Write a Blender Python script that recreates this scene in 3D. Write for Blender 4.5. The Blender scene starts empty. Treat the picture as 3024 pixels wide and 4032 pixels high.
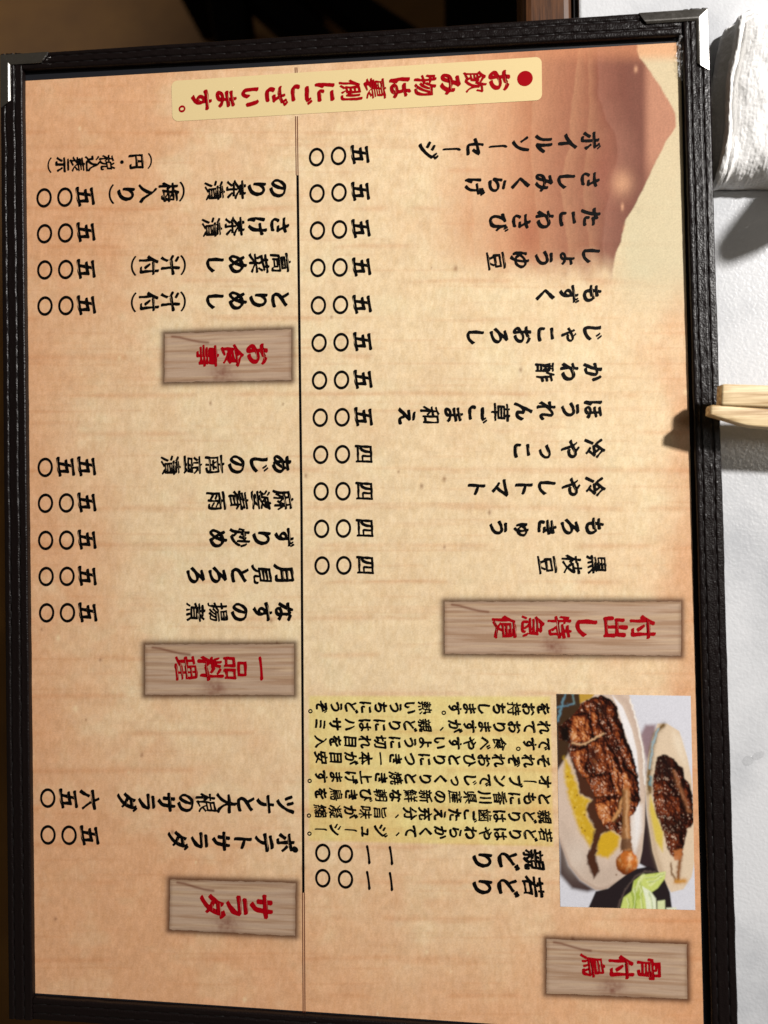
import bpy, bmesh, math, random
import numpy as np
from mathutils import Matrix, Vector

random.seed(7)
RNG = np.random.default_rng(7)
SC = bpy.context.scene
COL = SC.collection

# ------------------------------------------------------------------ camera
F_PX, W_PX, H_PX = 3028.0, 3024.0, 4032.0
ROT = (-0.0118, -0.1038, 0.0119)
TRN = np.array([-12.0748, -7.2821, -240.5045]) / 1000.0

def rodrigues(r):
    r = np.array(r, float); t = np.linalg.norm(r); k = r / t
    K = np.array([[0, -k[2], k[1]], [k[2], 0, -k[0]], [-k[1], k[0], 0]])
    return np.eye(3) + math.sin(t) * K + (1 - math.cos(t)) * K @ K

R = rodrigues(ROT)
CAM_POS = -R.T @ TRN

def at(px, py, z=0.0):
    """photograph pixel -> point of the horizontal plane at height z (metres)"""
    px = np.asarray(px, float); py = np.asarray(py, float)
    d = np.stack([(px - W_PX / 2) / F_PX, -(py - H_PX / 2) / F_PX, -np.ones_like(px)], -1) @ R
    s = (z - CAM_POS[2]) / d[..., 2]
    return CAM_POS + d * s[..., None]

cam_d = bpy.data.cameras.new('camera')
cam = bpy.data.objects.new('camera', cam_d); COL.objects.link(cam)
cam.matrix_world = Matrix([[*R.T[i], CAM_POS[i]] for i in range(3)] + [[0, 0, 0, 1]])
cam_d.sensor_fit = 'VERTICAL'; cam_d.sensor_height = 36.0; cam_d.sensor_width = 27.0
cam_d.lens = F_PX / H_PX * 36.0
cam_d.clip_start = 0.01; cam_d.clip_end = 50
cam_d.dof.use_dof = True; cam_d.dof.focus_distance = 0.243; cam_d.dof.aperture_fstop = 8.5
SC.camera = cam

# ------------------------------------------------------------------ light
world = bpy.data.worlds.new('World'); SC.world = world; world.use_nodes = True
bg = world.node_tree.nodes['Background']
bg.inputs[0].default_value = (1.0, 0.86, 0.68, 1); bg.inputs[1].default_value = 0.055

def lamp(name, loc, power, radius, color):
    d = bpy.data.lights.new(name, 'POINT'); d.energy = power; d.shadow_soft_size = radius; d.color = color
    o = bpy.data.objects.new(name, d); COL.objects.link(o); o.location = loc
    return o
lamp('ceiling_spot', (0.64, 0.42, 0.62), 51.5, 0.03, (1.0, 0.965, 0.93))
lamp('ceiling_spot', (0.75, 0.18, 1.15), 5.5, 0.16, (1.0, 0.93, 0.84))
fs_d = bpy.data.lights.new('floor_spot', 'SPOT'); fs_d.energy = 48; fs_d.spot_size = math.radians(30); fs_d.spot_blend = 0.8
fs_d.shadow_soft_size = 0.05; fs_d.color = (1.0, 0.9, 0.72)
fs_o = bpy.data.objects.new('floor_spot', fs_d); COL.objects.link(fs_o); fs_o.location = (-1.3, 1.3, 1.4)
fs_o.rotation_euler = Vector((0.52, -0.44, -2.12)).to_track_quat('-Z', 'Y').to_euler()

SC.view_settings.view_transform = 'Standard'
SC.view_settings.look = 'None'
SC.view_settings.exposure = 0.0
SC.view_settings.gamma = 1.0

# ------------------------------------------------------------------ helpers
def srgb(c):
    c = np.asarray(c, float) / 255.0
    return np.where(c <= 0.04045, c / 12.92, ((c + 0.055) / 1.055) ** 2.4)

def obj(name, V, Fc, mat, parent=None, smooth=False, colors=None, kind=None):
    V = np.asarray(V, float).copy()
    org = np.zeros(3)
    if parent is not None:
        p = parent
        while p is not None:
            org += np.array(p.location); p = p.parent
    V = V - org
    me = bpy.data.meshes.new(name)
    if isinstance(Fc, np.ndarray) and Fc.ndim == 2:
        n = Fc.shape[1]
        me.vertices.add(len(V)); me.vertices.foreach_set('co', V.astype(np.float32).ravel())
        me.loops.add(Fc.size); me.loops.foreach_set('vertex_index', Fc.astype(np.int32).ravel())
        me.polygons.add(len(Fc)); me.polygons.foreach_set('loop_start', np.arange(0, Fc.size, n, dtype=np.int32))
        me.polygons.foreach_set('loop_total', np.full(len(Fc), n, np.int32))
        me.update(calc_edges=True)
    else:
        me.from_pydata([tuple(v) for v in V], [], [tuple(f) for f in Fc]); me.update()
    if colors is not None:
        a = me.color_attributes.new('print', 'FLOAT_COLOR', 'POINT')
        c4 = np.ones((len(V), 4), np.float32); c4[:, :3] = colors
        a.data.foreach_set('color', c4.ravel())
    if smooth:
        me.polygons.foreach_set('use_smooth', np.ones(len(me.polygons), bool))
    me.materials.append(mat)
    o = bpy.data.objects.new(name, me); COL.objects.link(o)
    if parent is not None: o.parent = parent
    if kind: o['kind'] = kind
    return o

def empty(name, loc, label, cat, group=None):
    o = bpy.data.objects.new(name, None); COL.objects.link(o); o.location = loc
    o.empty_display_size = 0.02
    tag(o, label, cat, group); return o

def tag(o, label, cat, group=None):
    o['label'] = label; o['category'] = cat
    if group: o['group'] = group

def grid_faces(nu, nv):
    i, j = np.meshgrid(np.arange(nu - 1), np.arange(nv - 1), indexing='ij')
    a = i * nv + j
    return np.stack([a, a + nv, a + nv + 1, a + 1], -1).reshape(-1, 4)

def prism(poly, z0, z1):
    """closed vertical prism over an (n,2) outline (counter-clockwise)"""
    n = len(poly)
    V = [(x, y, z0) for x, y in poly] + [(x, y, z1) for x, y in poly]
    Fc = [tuple(range(n - 1, -1, -1)), tuple(range(n, 2 * n))]
    Fc += [(i, (i + 1) % n, n + (i + 1) % n, n + i) for i in range(n)]
    return V, Fc

def bevel(o, w, seg=2):
    m = o.modifiers.new('bevel', 'BEVEL'); m.width = w; m.segments = seg; m.limit_method = 'ANGLE'
    return o

# value noise in numpy
_TAB = RNG.random((256, 256))
def vnoise(x, y, seed=0):
    x = np.asarray(x, float) + seed * 17.31; y = np.asarray(y, float) + seed * 9.77
    xi = np.floor(x).astype(int); yi = np.floor(y).astype(int)
    fx = x - xi; fy = y - yi
    fx = fx * fx * (3 - 2 * fx); fy = fy * fy * (3 - 2 * fy)
    a = _TAB[xi % 256, yi % 256]; b = _TAB[(xi + 1) % 256, yi % 256]
    c = _TAB[xi % 256, (yi + 1) % 256]; d = _TAB[(xi + 1) % 256, (yi + 1) % 256]
    return (a * (1 - fx) + b * fx) * (1 - fy) + (c * (1 - fx) + d * fx) * fy
def fbm(x, y, seed=0, octv=4):
    s = 0; a = 0.5; t = 0
    for k in range(octv):
        s = s + a * vnoise(x, y, seed + k * 3); t += a; a *= 0.55; x = x * 2.03; y = y * 2.03
    return s / t
def sstep(a, b, x):
    t = np.clip((x - a) / (b - a), 0, 1); return t * t * (3 - 2 * t)
def mix(A, B, t):
    t = np.asarray(t)[..., None]; return A * (1 - t) + np.asarray(B, float) * t
def inpoly(X, Y, poly):
    ins = np.zeros(X.shape, bool); n = len(poly)
    for i in range(n):
        x1, y1 = poly[i]; x2, y2 = poly[(i + 1) % n]
        if y1 == y2: continue
        c = ((y1 > Y) != (y2 > Y)) & (X < (x2 - x1) * (Y - y1) / (y2 - y1) + x1)
        ins ^= c
    return ins
def segdist(X, Y, pts, closed=False):
    D = np.full(X.shape, 1e9); pts = list(pts)
    if closed: pts = pts + [pts[0]]
    for (x1, y1), (x2, y2) in zip(pts[:-1], pts[1:]):
        dx, dy = x2 - x1, y2 - y1; L = dx * dx + dy * dy + 1e-9
        t = np.clip(((X - x1) * dx + (Y - y1) * dy) / L, 0, 1)
        D = np.minimum(D, np.hypot(X - x1 - t * dx, Y - y1 - t * dy))
    return D
def softpoly(X, Y, poly, w):
    d = segdist(X, Y, poly, True); s = np.where(inpoly(X, Y, poly), d, -d)
    return sstep(-w, w, s)

# ------------------------------------------------------------------ materials
def new_mat(name):
    m = bpy.data.materials.new(name); m.use_nodes = True
    nt = m.node_tree; b = nt.nodes['Principled BSDF']
    return m, nt, b
def flat_mat(name, rgb, rough=0.5, spec=0.5, metal=0.0):
    m, nt, b = new_mat(name)
    b.inputs['Base Color'].default_value = (*srgb(rgb), 1)
    b.inputs['Roughness'].default_value = rough
    b.inputs['Specular IOR Level'].default_value = spec
    b.inputs['Metallic'].default_value = metal
    return m
def noise_node(nt, scale, detail=4, rough=0.6, vec=None):
    n = nt.nodes.new('ShaderNodeTexNoise'); n.inputs['Scale'].default_value = scale
    n.inputs['Detail'].default_value = detail; n.inputs['Roughness'].default_value = rough
    if vec is not None: nt.links.new(vec, n.inputs['Vector'])
    return n
def obj_coords(nt, scale=(1, 1, 1)):
    tc = nt.nodes.new('ShaderNodeTexCoord'); mp = nt.nodes.new('ShaderNodeMapping')
    mp.inputs['Scale'].default_value = scale
    nt.links.new(tc.outputs['Object'], mp.inputs['Vector']); return mp.outputs['Vector']
def add_bump(nt, b, height, strength, dist):
    bp = nt.nodes.new('ShaderNodeBump'); bp.inputs['Strength'].default_value = strength
    bp.inputs['Distance'].default_value = dist
    nt.links.new(height, bp.inputs['Height']); nt.links.new(bp.outputs['Normal'], b.inputs['Normal'])
    return bp

def print_mat(name, rough, spec, grain, gscale):
    m, nt, b = new_mat(name)
    a = nt.nodes.new('ShaderNodeVertexColor'); a.layer_name = 'print'
    v = obj_coords(nt); n = noise_node(nt, gscale, 3, 0.7, v)
    mr = nt.nodes.new('ShaderNodeMapRange'); nt.links.new(n.outputs['Fac'], mr.inputs['Value'])
    mr.inputs['From Min'].default_value = 0.25; mr.inputs['From Max'].default_value = 0.75
    mr.inputs['To Min'].default_value = 1 - grain; mr.inputs['To Max'].default_value = 1 + grain
    mx = nt.nodes.new('ShaderNodeMix'); mx.data_type = 'RGBA'; mx.blend_type = 'MULTIPLY'
    mx.inputs['Factor'].default_value = 1
    nt.links.new(a.outputs['Color'], mx.inputs[6]); nt.links.new(mr.outputs['Result'], mx.inputs[7])
    nt.links.new(mx.outputs[2], b.inputs['Base Color'])
    b.inputs['Roughness'].default_value = rough; b.inputs['Specular IOR Level'].default_value = spec
    return m

M_PAGE = print_mat('printed_paper', 0.3, 0.2, 0.13, 2000)
M_PHOTO = print_mat('printed_photo', 0.3, 0.2, 0.05, 2200)
M_INK = flat_mat('black_ink', (9, 8, 8), 0.4, 0.12)
M_RED = flat_mat('red_ink', (160, 2, 16), 0.4, 0.12)
M_BROWNINK = flat_mat('brown_ink', (112, 62, 44), 0.4, 0.3)
M_STRIP = print_mat('cream_notice', 0.3, 0.2, 0.03, 2600)

def leather():
    m, nt, b = new_mat('black_leather')
    v = obj_coords(nt)
    n0 = noise_node(nt, 320, 3, 0.6, v)
    add = nt.nodes.new('ShaderNodeVectorMath'); add.operation = 'MULTIPLY_ADD'
    nt.links.new(n0.outputs['Color'], add.inputs[0]); add.inputs[1].default_value = (0.0012,) * 3
    nt.links.new(v, add.inputs[2])
    vo = nt.nodes.new('ShaderNodeTexVoronoi'); vo.inputs['Scale'].default_value = 2100
    nt.links.new(add.outputs[0], vo.inputs['Vector'])
    n1 = noise_node(nt, 900, 5, 0.7, v)
    mth = nt.nodes.new('ShaderNodeMath'); mth.operation = 'MULTIPLY_ADD'
    nt.links.new(vo.outputs['Distance'], mth.inputs[0]); mth.inputs[1].default_value = 0.7
    nt.links.new(n1.outputs['Fac'], mth.inputs[2])
    add_bump(nt, b, mth.outputs[0], 0.45, 0.0002)
    b.inputs['Base Color'].default_value = (0.0062, 0.0036, 0.0035, 1)
    b.inputs['Roughness'].default_value = 0.33
    b.inputs['Specular IOR Level'].default_value = 0.28
    return m
M_LEATHER = leather()
M_THREAD = flat_mat('black_thread', (20, 16, 16), 0.5, 0.3)
M_MAT = flat_mat('navy_black_board', (26, 27, 32), 0.6, 0.3)
M_BOARD = flat_mat('black_board', (14, 12, 12), 0.6, 0.3)

def metal():
    m, nt, b = new_mat('polished_steel')
    v = obj_coords(nt); n = noise_node(nt, 500, 4, 0.6, v)
    cr = nt.nodes.new('ShaderNodeMapRange'); nt.links.new(n.outputs['Fac'], cr.inputs['Value'])
    cr.inputs['To Min'].default_value = 0.16; cr.inputs['To Max'].default_value = 0.34
    nt.links.new(cr.outputs['Result'], b.inputs['Roughness'])
    b.inputs['Base Color'].default_value = (0.55, 0.53, 0.5, 1); b.inputs['Metallic'].default_value = 1
    return m
M_STEEL = metal()

def table_top_mat():
    m, nt, b = new_mat('white_embossed_top')
    v = obj_coords(nt, (1, 1, 1))
    vo = nt.nodes.new('ShaderNodeTexVoronoi'); vo.inputs['Scale'].default_value = 900
    vo.feature = 'SMOOTH_F1'; vo.inputs['Smoothness'].default_value = 0.6
    n0 = noise_node(nt, 260, 2, 0.6, v)
    add = nt.nodes.new('ShaderNodeVectorMath'); add.operation = 'MULTIPLY_ADD'
    nt.links.new(n0.outputs['Color'], add.inputs[0]); add.inputs[1].default_value = (0.002,) * 3
    nt.links.new(v, add.inputs[2]); nt.links.new(add.outputs[0], vo.inputs['Vector'])
    n1 = noise_node(nt, 1300, 3, 0.6, v)
    mth = nt.nodes.new('ShaderNodeMath'); mth.operation = 'MULTIPLY_ADD'
    nt.links.new(vo.outputs['Distance'], mth.inputs[0]); mth.inputs[1].default_value = -0.9
    nt.links.new(n1.outputs['Fac'], mth.inputs[2])
    add_bump(nt, b, mth.outputs[0], 0.24, 0.00026)
    n2 = noise_node(nt, 20, 5, 0.62, v)
    cr = nt.nodes.new('ShaderNodeValToRGB'); nt.links.new(n2.outputs['Fac'], cr.inputs[0])
    cr.color_ramp.elements[0].position = 0.34; cr.color_ramp.elements[0].color = (0.50, 0.515, 0.54, 1)
    cr.color_ramp.elements[1].position = 0.56; cr.color_ramp.elements[1].color = (0.68, 0.69, 0.71, 1)
    nt.links.new(cr.outputs[0], b.inputs['Base Color'])
    b.inputs['Roughness'].default_value = 0.22; b.inputs['Specular IOR Level'].default_value = 0.5
    return m
M_TABLE = table_top_mat()

def wood(name, dark, light, scale, rough=0.45, bump=0.15):
    m, nt, b = new_mat(name)
    v = obj_coords(nt, scale)
    n = noise_node(nt, 1.0, 6, 0.65, v)
    cr = nt.nodes.new('ShaderNodeValToRGB'); nt.links.new(n.outputs['Fac'], cr.inputs[0])
    cr.color_ramp.elements[0].position = 0.35; cr.color_ramp.elements[0].color = (*srgb(dark), 1)
    cr.color_ramp.elements[1].position = 0.65; cr.color_ramp.elements[1].color = (*srgb(light), 1)
    nt.links.new(cr.outputs[0], b.inputs['Base Color'])
    add_bump(nt, b, n.outputs['Fac'], bump, 0.0003)
    b.inputs['Roughness'].default_value = rough
    return m
M_EDGE = wood('brown_edge_wood', (50, 28, 14), (98, 60, 32), (900, 55, 300))
M_CHOP = wood('pale_chopstick_wood', (164, 124, 72), (244, 220, 174), (7, 900, 900), 0.5, 0.1)
M_FLOOR = wood('dark_brown_floor', (122, 80, 26), (146, 100, 38), (9, 14, 9), 0.55, 0.1)
M_CHAIR = flat_mat('black_paint', (7, 6, 6), 0.7, 0.1)
M_CERAMIC = flat_mat('white_ceramic', (225, 225, 220), 0.2, 0.5)

def towel_mat():
    m, nt, b = new_mat('white_terry')
    v = obj_coords(nt)
    n = noise_node(nt, 1500, 4, 0.75, v)
    mp = obj_coords(nt, (1, 0.55, 1))
    vo = nt.nodes.new('ShaderNodeTexVoronoi'); vo.inputs['Scale'].default_value = 950
    nt.links.new(mp, vo.inputs['Vector'])
    mth = nt.nodes.new('ShaderNodeMath'); mth.operation = 'MULTIPLY_ADD'
    nt.links.new(vo.outputs['Distance'], mth.inputs[0]); mth.inputs[1].default_value = -1.0
    nt.links.new(n.outputs['Fac'], mth.inputs[2])
    add_bump(nt, b, mth.outputs[0], 0.4, 0.0004)
    b.inputs['Base Color'].default_value = (0.88, 0.872, 0.86, 1)
    b.inputs['Roughness'].default_value = 0.95; b.inputs['Specular IOR Level'].default_value = 0.1
    b.inputs['Sheen Weight'].default_value = 0.2
    return m
M_TOWEL = towel_mat()

def film_mat():
    m, nt, b = new_mat('clear_film')
    b.inputs['Base Color'].default_value = (1, 1, 1, 1)
    b.inputs['Roughness'].default_value = 0.22
    b.inputs['Alpha'].default_value = 0.22
    b.inputs['Specular IOR Level'].default_value = 0.9
    return m
M_FILM = film_mat()

# ------------------------------------------------------------------ setting
Z_TABLE = -0.0056
FLOOR_Z = -0.72
V, Fc = prism([(-4, -4), (4, -4), (4, 4), (-4, 4)], FLOOR_Z - 0.1, FLOOR_Z)
obj('floor', V, Fc, M_FLOOR, None, kind='structure')

edge_a = at(2268, 0, Z_TABLE); edge_b = at(2276, 60, Z_TABLE)
ex = float(edge_a[0])
dxdy = 0.0
table = empty('table', (0.5, 0.0, FLOOR_Z), 'white restaurant table with embossed top and brown wooden edge under the menu', 'table')
V, Fc = prism([(ex + 0.0008, -0.45), (ex + 1.1, -0.45), (ex + 1.1, 0.65), (ex + 0.0008, 0.65)], Z_TABLE - 0.022, Z_TABLE)
bevel(obj('tabletop', V, Fc, M_TABLE, table), 0.0008)
wl = float(at(2052, 0, Z_TABLE - 0.002)[0])
V, Fc = prism([(wl, -0.45), (ex - 0.0006, -0.45), (ex - 0.0006, 0.65), (wl, 0.65)], Z_TABLE - 0.024, Z_TABLE - 0.0012)
bevel(obj('edge_band', V, Fc, M_EDGE, table), 0.003, 3)
V, Fc = prism([(ex - 0.0005, -0.449), (ex + 0.0006, -0.449), (ex + 0.0006, 0.649), (ex - 0.0005, 0.649)], Z_TABLE - 0.020, Z_TABLE - 0.0016)
obj('edge_seam', V, Fc, M_BOARD, table)
px0 = float(at(1750, 0, -0.40)[0])
V, Fc = prism([(px0, -0.35), (px0 + 0.5, -0.35), (px0 + 0.5, 0.55), (px0, 0.55)], FLOOR_Z, -0.40)
obj('pedestal', V, Fc, M_CHAIR, table)
V, Fc = prism([(px0 + 0.2, -0.1), (px0 + 0.3, -0.1), (px0 + 0.3, 0.2), (px0 + 0.2, 0.2)], -0.40, Z_TABLE - 0.022)
obj('column', V, Fc, M_CHAIR, table)

# chair whose black legs show on the floor beyond the menu
ZC = -0.50
ch_o = at(900, -250, ZC)
chair = empty('chair', (float(ch_o[0]), float(ch_o[1]), FLOOR_Z), 'black legged chair standing on the dark floor beyond the menu', 'chair')
def bar(name, pts, z0, z1, parent):
    P = [at(x, y, z1)[:2] for x, y in pts]
    area = sum(P[i][0] * P[(i + 1) % 4][1] - P[(i + 1) % 4][0] * P[i][1] for i in range(4))
    if area < 0: P = P[::-1]
    V, Fc = prism(P, z0, z1); bevel(obj(name, V, Fc, M_CHAIR, parent), 0.006)
bar('leg', [(770, -260), (926, -260), (1020, 420), (880, 420)], ZC - 0.04, ZC, chair)
bar('leg', [(700, -260), (880, -260), (1550, 330), (1350, 330)], ZC - 0.041, ZC - 0.001, chair)
bar('leg', [(960, -260), (1090, -260), (1850, 230), (1600, 250)], ZC - 0.042, ZC - 0.002, chair)
V, Fc = prism([tuple(at(x, y, ZC)[:2]) for x, y in [(1150, -280), (1150, -660), (600, -660), (600, -250)]][::-1], ZC - 0.05, ZC + 0.01)
bevel(obj('seat', V, Fc, M_CHAIR, chair), 0.01)
for (x, y) in ((640, -290), (1110, -320), (1110, -620), (640, -620)):
    p = at(x, y, ZC - 0.05)
    V, Fc = prism([(p[0] - .015, p[1] - .015), (p[0] + .015, p[1] - .015), (p[0] + .015, p[1] + .015), (p[0] - .015, p[1] + .015)], FLOOR_Z, ZC - 0.05)
    obj('post', V, Fc, M_CHAIR, chair)

# ------------------------------------------------------------------ menu: frame
menu = empty('menu', (0, 0, Z_TABLE), 'black leather framed menu with orange parchment page of Japanese writing', 'menu')
ZT = 0.0020                      # top of the leather
OUT = dict(TL=(-2, 214), TR=(2790, 30), BR=(2913, 4200), BL=(32, 4012))
INN = dict(TL=(86, 272), TR=(2690, 134), BR=(2806, 4112), BL=(126, 3932))
O3 = {k: at(*v, ZT) for k, v in OUT.items()}
I3 = {k: at(*v, ZT) for k, v in INN.items()}
def ccw(P):
    a = sum(P[i][0] * P[(i + 1) % len(P)][1] - P[(i + 1) % len(P)][0] * P[i][1] for i in range(len(P)))
    return P if a > 0 else P[::-1]
c = np.mean([O3[k][:2] for k in O3], 0)
sh = [tuple(c + (O3[k][:2] - c) * 0.996) for k in ('TL', 'TR', 'BR', 'BL')]
V, Fc = prism(ccw(sh), Z_TABLE + 0.0002, -0.0007)
bevel(obj('backing_board', V, Fc, M_BOARD, menu), 0.0005)
mt = [tuple(c + (I3[k][:2] - c) * 1.012) for k in ('TL', 'TR', 'BR', 'BL')]
V, Fc = prism(ccw(mt), -0.0006, -0.0002)
obj('mount_mat', V, Fc, M_MAT, menu)

STITCH = None
stitch_count = 0
def stitch_mesh():
    n, k = 9, 8; V = []
    for i in range(n):
        t = i / (n - 1) * 2 - 1
        r = math.sqrt(max(0.02, 1 - t ** 4)); z = -0.35 * abs(t) ** 3
        for j in range(k):
            a = 2 * math.pi * j / k
            V.append((t * 0.00195, math.cos(a) * r * 0.00030, (math.sin(a) * r * 0.0002) + z * 0.0004))
    Fc = [(i * k + j, i * k + (j + 1) % k, (i + 1) * k + (j + 1) % k, (i + 1) * k + j) for i in range(n - 1) for j in range(k)]
    Fc += [tuple(range(k))[::-1], tuple(range((n - 1) * k, n * k))]
    return V, Fc

def strip(o0, o1, i1, i0, rows, singles, seed):
    """leather strip between outer line o0-o1 and inner line i0-i1; rows = stitch lines (fraction outer->inner)"""
    global STITCH, stitch_count
    L = float(np.linalg.norm(o1 - o0)); nu = int(L / 0.0008); nw = 44
    u = np.linspace(0, 1, nu)[:, None]; w = np.linspace(0, 1, nw)[None, :]
    A = o0[None, None] * (1 - u[..., None]) + o1[None, None] * u[..., None]
    B = i0[None, None] * (1 - u[..., None]) + i1[None, None] * u[..., None]
    P = A * (1 - w[..., None]) + B * w[..., None]
    wid = float(np.linalg.norm(i0 - o0))
    s = u * L; pitch = 0.0049
    e = np.minimum(w, 1 - w) * wid
    z = np.where(e < 0.0006, -0.0006 * (1 - np.sqrt(np.clip(1 - (1 - e / 0.0006) ** 2, 0, 1))), 0)
    z = z + 0.00008 * np.sin(np.pi * w)
    for r in rows:
        wob = (fbm(s / 0.011, s * 0 + seed, 3, 3) - 0.5) * 0.0005
        d = (w - r) * wid + wob
        ph = np.abs(((s / pitch) % 1) - 0.5) * 2        # 1 at the stitch holes
        z = z - 0.00040 * np.exp(-(d / 0.00024) ** 2) * (0.6 + 0.4 * ph)
        z = z + 0.00020 * np.exp(-((np.abs(d) - 0.0007) / 0.0004) ** 2) * (sstep(0.55, 1, ph) * 1.1 * vnoise(s / 0.0009, d / 0.0009 + 40, seed) + 0.06)
    z = z + (fbm(s / 0.004, w * wid / 0.0024 + seed * 7, seed, 4) - 0.5) * 0.00022
    P[..., 2] += z
    side = (fbm(s / 0.006, s * 0 + 3.3, seed + 5, 3) - 0.5) * 0.0005
    nrm = (o0 - i0) / wid
    P[:, 0, :] += nrm * side; P[:, -1, :] += nrm * side * 0.4
    lo = P[:, :1].copy(); lo[..., 2] = -0.0010
    li = P[:, -1:].copy(); li[..., 2] = -0.00015
    P = np.concatenate([lo, P, li], 1)
    Fs = grid_faces(nu, nw + 2)
    nrmz = np.cross(P[1, 3] - P[0, 3], P[0, 4] - P[0, 3])[2]
    if nrmz < 0: Fs = Fs[:, ::-1]
    nf = nw + 2
    so = obj('leather_strip', P.reshape(-1, 3), Fs, M_LEATHER, menu, smooth=True)
    ang = math.atan2(o1[1] - o0[1], o1[0] - o0[0])
    sv, sf = stitch_mesh()
    for ri, r in enumerate(rows):
        n = int(L / pitch)
        acc = []
        for k in range(n):
            sk = (k + 0.5) * pitch; uu = sk / L
            a = o0 * (1 - uu) + o1 * uu; b = i0 * (1 - uu) + i1 * uu
            wob = float((fbm(np.array(sk / 0.011), np.array(float(seed)), 3, 3) - 0.5) * 0.0005)
            p = a * (1 - r) + b * r - (b - a) / wid * wob
            loc = Vector((p[0], p[1], p[2] - 0.00028)) - Vector(menu.location)
            az = ang + random.uniform(-0.05, 0.05)
            if singles[ri] and stitch_count < 298:
                if STITCH is None:
                    STITCH = bpy.data.meshes.new('stitch'); STITCH.from_pydata(sv, [], sf)
                    STITCH.polygons.foreach_set('use_smooth', np.ones(len(sf), bool)); STITCH.materials.append(M_THREAD)
                q = bpy.data.objects.new('stitch', STITCH); COL.objects.link(q)
                q.parent = so; q.location = loc; q.rotation_euler = (0, 0, az); stitch_count += 1
            else:
                acc.append((loc + Vector(menu.location), az))
        if acc:
            VV, FF = [], []
            for p, az in acc:
                b0 = len(VV); cs, sn = math.cos(az), math.sin(az)
                VV += [(p.x + x * cs - y * sn, p.y + x * sn + y * cs, p.z + z) for x, y, z in sv]
                FF += [tuple(b0 + i for i in f) for f in sf]
            obj('stitching', VV, FF, M_THREAD, so, smooth=True, kind='stuff')
    return so

def lerp(a, b, t): return a * (1 - t) + b * t
# right and left strips run the full height, top and bottom butt against them
def on_line(a, b, p, q):
    """intersection of line ab with line pq in the plane"""
    a, b, p, q = [np.array(v) for v in (a, b, p, q)]
    d1 = (b - a)[:2]; d2 = (q - p)[:2]
    t = np.cross(np.append(p[:2] - a[:2], 0), np.append(d2, 0))[2] / np.cross(np.append(d1, 0), np.append(d2, 0))[2]
    return a + (b - a) * t
r_it = on_line(I3['TR'], I3['BR'], O3['TL'], O3['TR']); r_ib = on_line(I3['TR'], I3['BR'], O3['BL'], O3['BR'])
l_it = on_line(I3['TL'], I3['BL'], O3['TL'], O3['TR']); l_ib = on_line(I3['TL'], I3['BL'], O3['BL'], O3['BR'])
strip(O3['TR'], O3['BR'], r_ib, r_it, (0.32, 0.77), (True, True), 1)
g = 0.0003
def inset(p, q, d):
    v = (q - p) / np.linalg.norm(q - p); return p + v * d
t_or, t_ol = inset(r_it, l_it, g), inset(l_it, r_it, g)
t_ir, t_il = inset(I3['TR'], I3['TL'], g), inset(I3['TL'], I3['TR'], g)
dz = np.array([0, 0, -0.0002])
strip(t_ol + dz, t_or + dz, t_ir + dz, t_il + dz, (0.29, 0.69), (True, True), 2)
strip(O3['TL'], O3['BL'], l_ib, l_it, (0.26, 0.66), (True, False), 3)
b_or, b_ol = inset(r_ib, l_ib, g), inset(l_ib, r_ib, g)
b_ir, b_il = inset(I3['BR'], I3['BL'], g), inset(I3['BL'], I3['BR'], g)
strip(b_ol + dz, b_or + dz, b_ir + dz, b_il + dz, (0.32, 0.72), (False, False), 4)

# metal corner protectors
def protector(corner, ax, ay, la, lb):
    """L-shaped folded steel; ax, ay = unit vectors along the two arms from the corner"""
    W = 0.0036; H0 = ZT + 0.00055
    ax = np.array(ax); ay = np.array(ay)
    c0 = corner[:2] + ax * 0.00022 + ay * 0.00022
    prof = [(0.0, -0.0012), (0.0, 0.0001), (0.00015, 0.00022), (0.0027, 0.00070), (0.0031, 0.00070), (W, 0.00030), (W, -0.0006)]  # (inset, height)
    V, Fc = [], []
    n = len(prof)
    def ring(fn):
        b = len(V)
        for d, h in prof:
            p = fn(d); V.append((p[0], p[1], ZT + h if h > -0.005 else Z_TABLE + 0.0003))
        return b
    ch = 0.0022
    def arm_pt(along, d, first):
        return c0 + (ax * along + ay * d if first else ay * along + ax * d)
    rings = []
    for a, cut in ((la, 1), (la - ch, 0)):
        rings.append(ring(lambda d, a=a, cut=cut: arm_pt(a - (cut * max(0, d - (W - ch)) * 1.0), d, True)))
    rings.append(ring(lambda d: c0 + ax * d + ay * d))
    for a, cut in ((lb - ch, 0), (lb, 1)):
        rings.append(ring(lambda d, a=a, cut=cut: arm_pt(a - (cut * max(0, d - (W - ch)) * 1.0), d, False)))
    for r0, r1 in zip(rings[:-1], rings[1:]):
        for j in range(n - 1):
            Fc.append((r0 + j, r1 + j, r1 + j + 1, r0 + j + 1))
    o = obj('corner_protector', V, Fc, M_STEEL, menu)
    bm = bmesh.new(); bm.from_mesh(o.data); bmesh.ops.recalc_face_normals(bm, faces=bm.faces)
    if sum(f.normal.z for f in bm.faces) < 0: bmesh.ops.reverse_faces(bm, faces=bm.faces)
    bm.to_mesh(o.data); bm.free()
    m = o.modifiers.new('thickness', 'SOLIDIFY'); m.thickness = 0.0004; m.offset = -1
    bevel(o, 0.00015, 2)
    return o
def unit(a, b):
    v = (b - a)[:2]; return v / np.linalg.norm(v)
protector(O3['TR'], unit(O3['TR'], O3['TL']), unit(O3['TR'], O3['BR']), 0.0200, 0.0186)
protector(O3['TL'], unit(O3['TL'], O3['TR']), unit(O3['TL'], O3['BL']), 0.0166, 0.0176)

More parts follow.
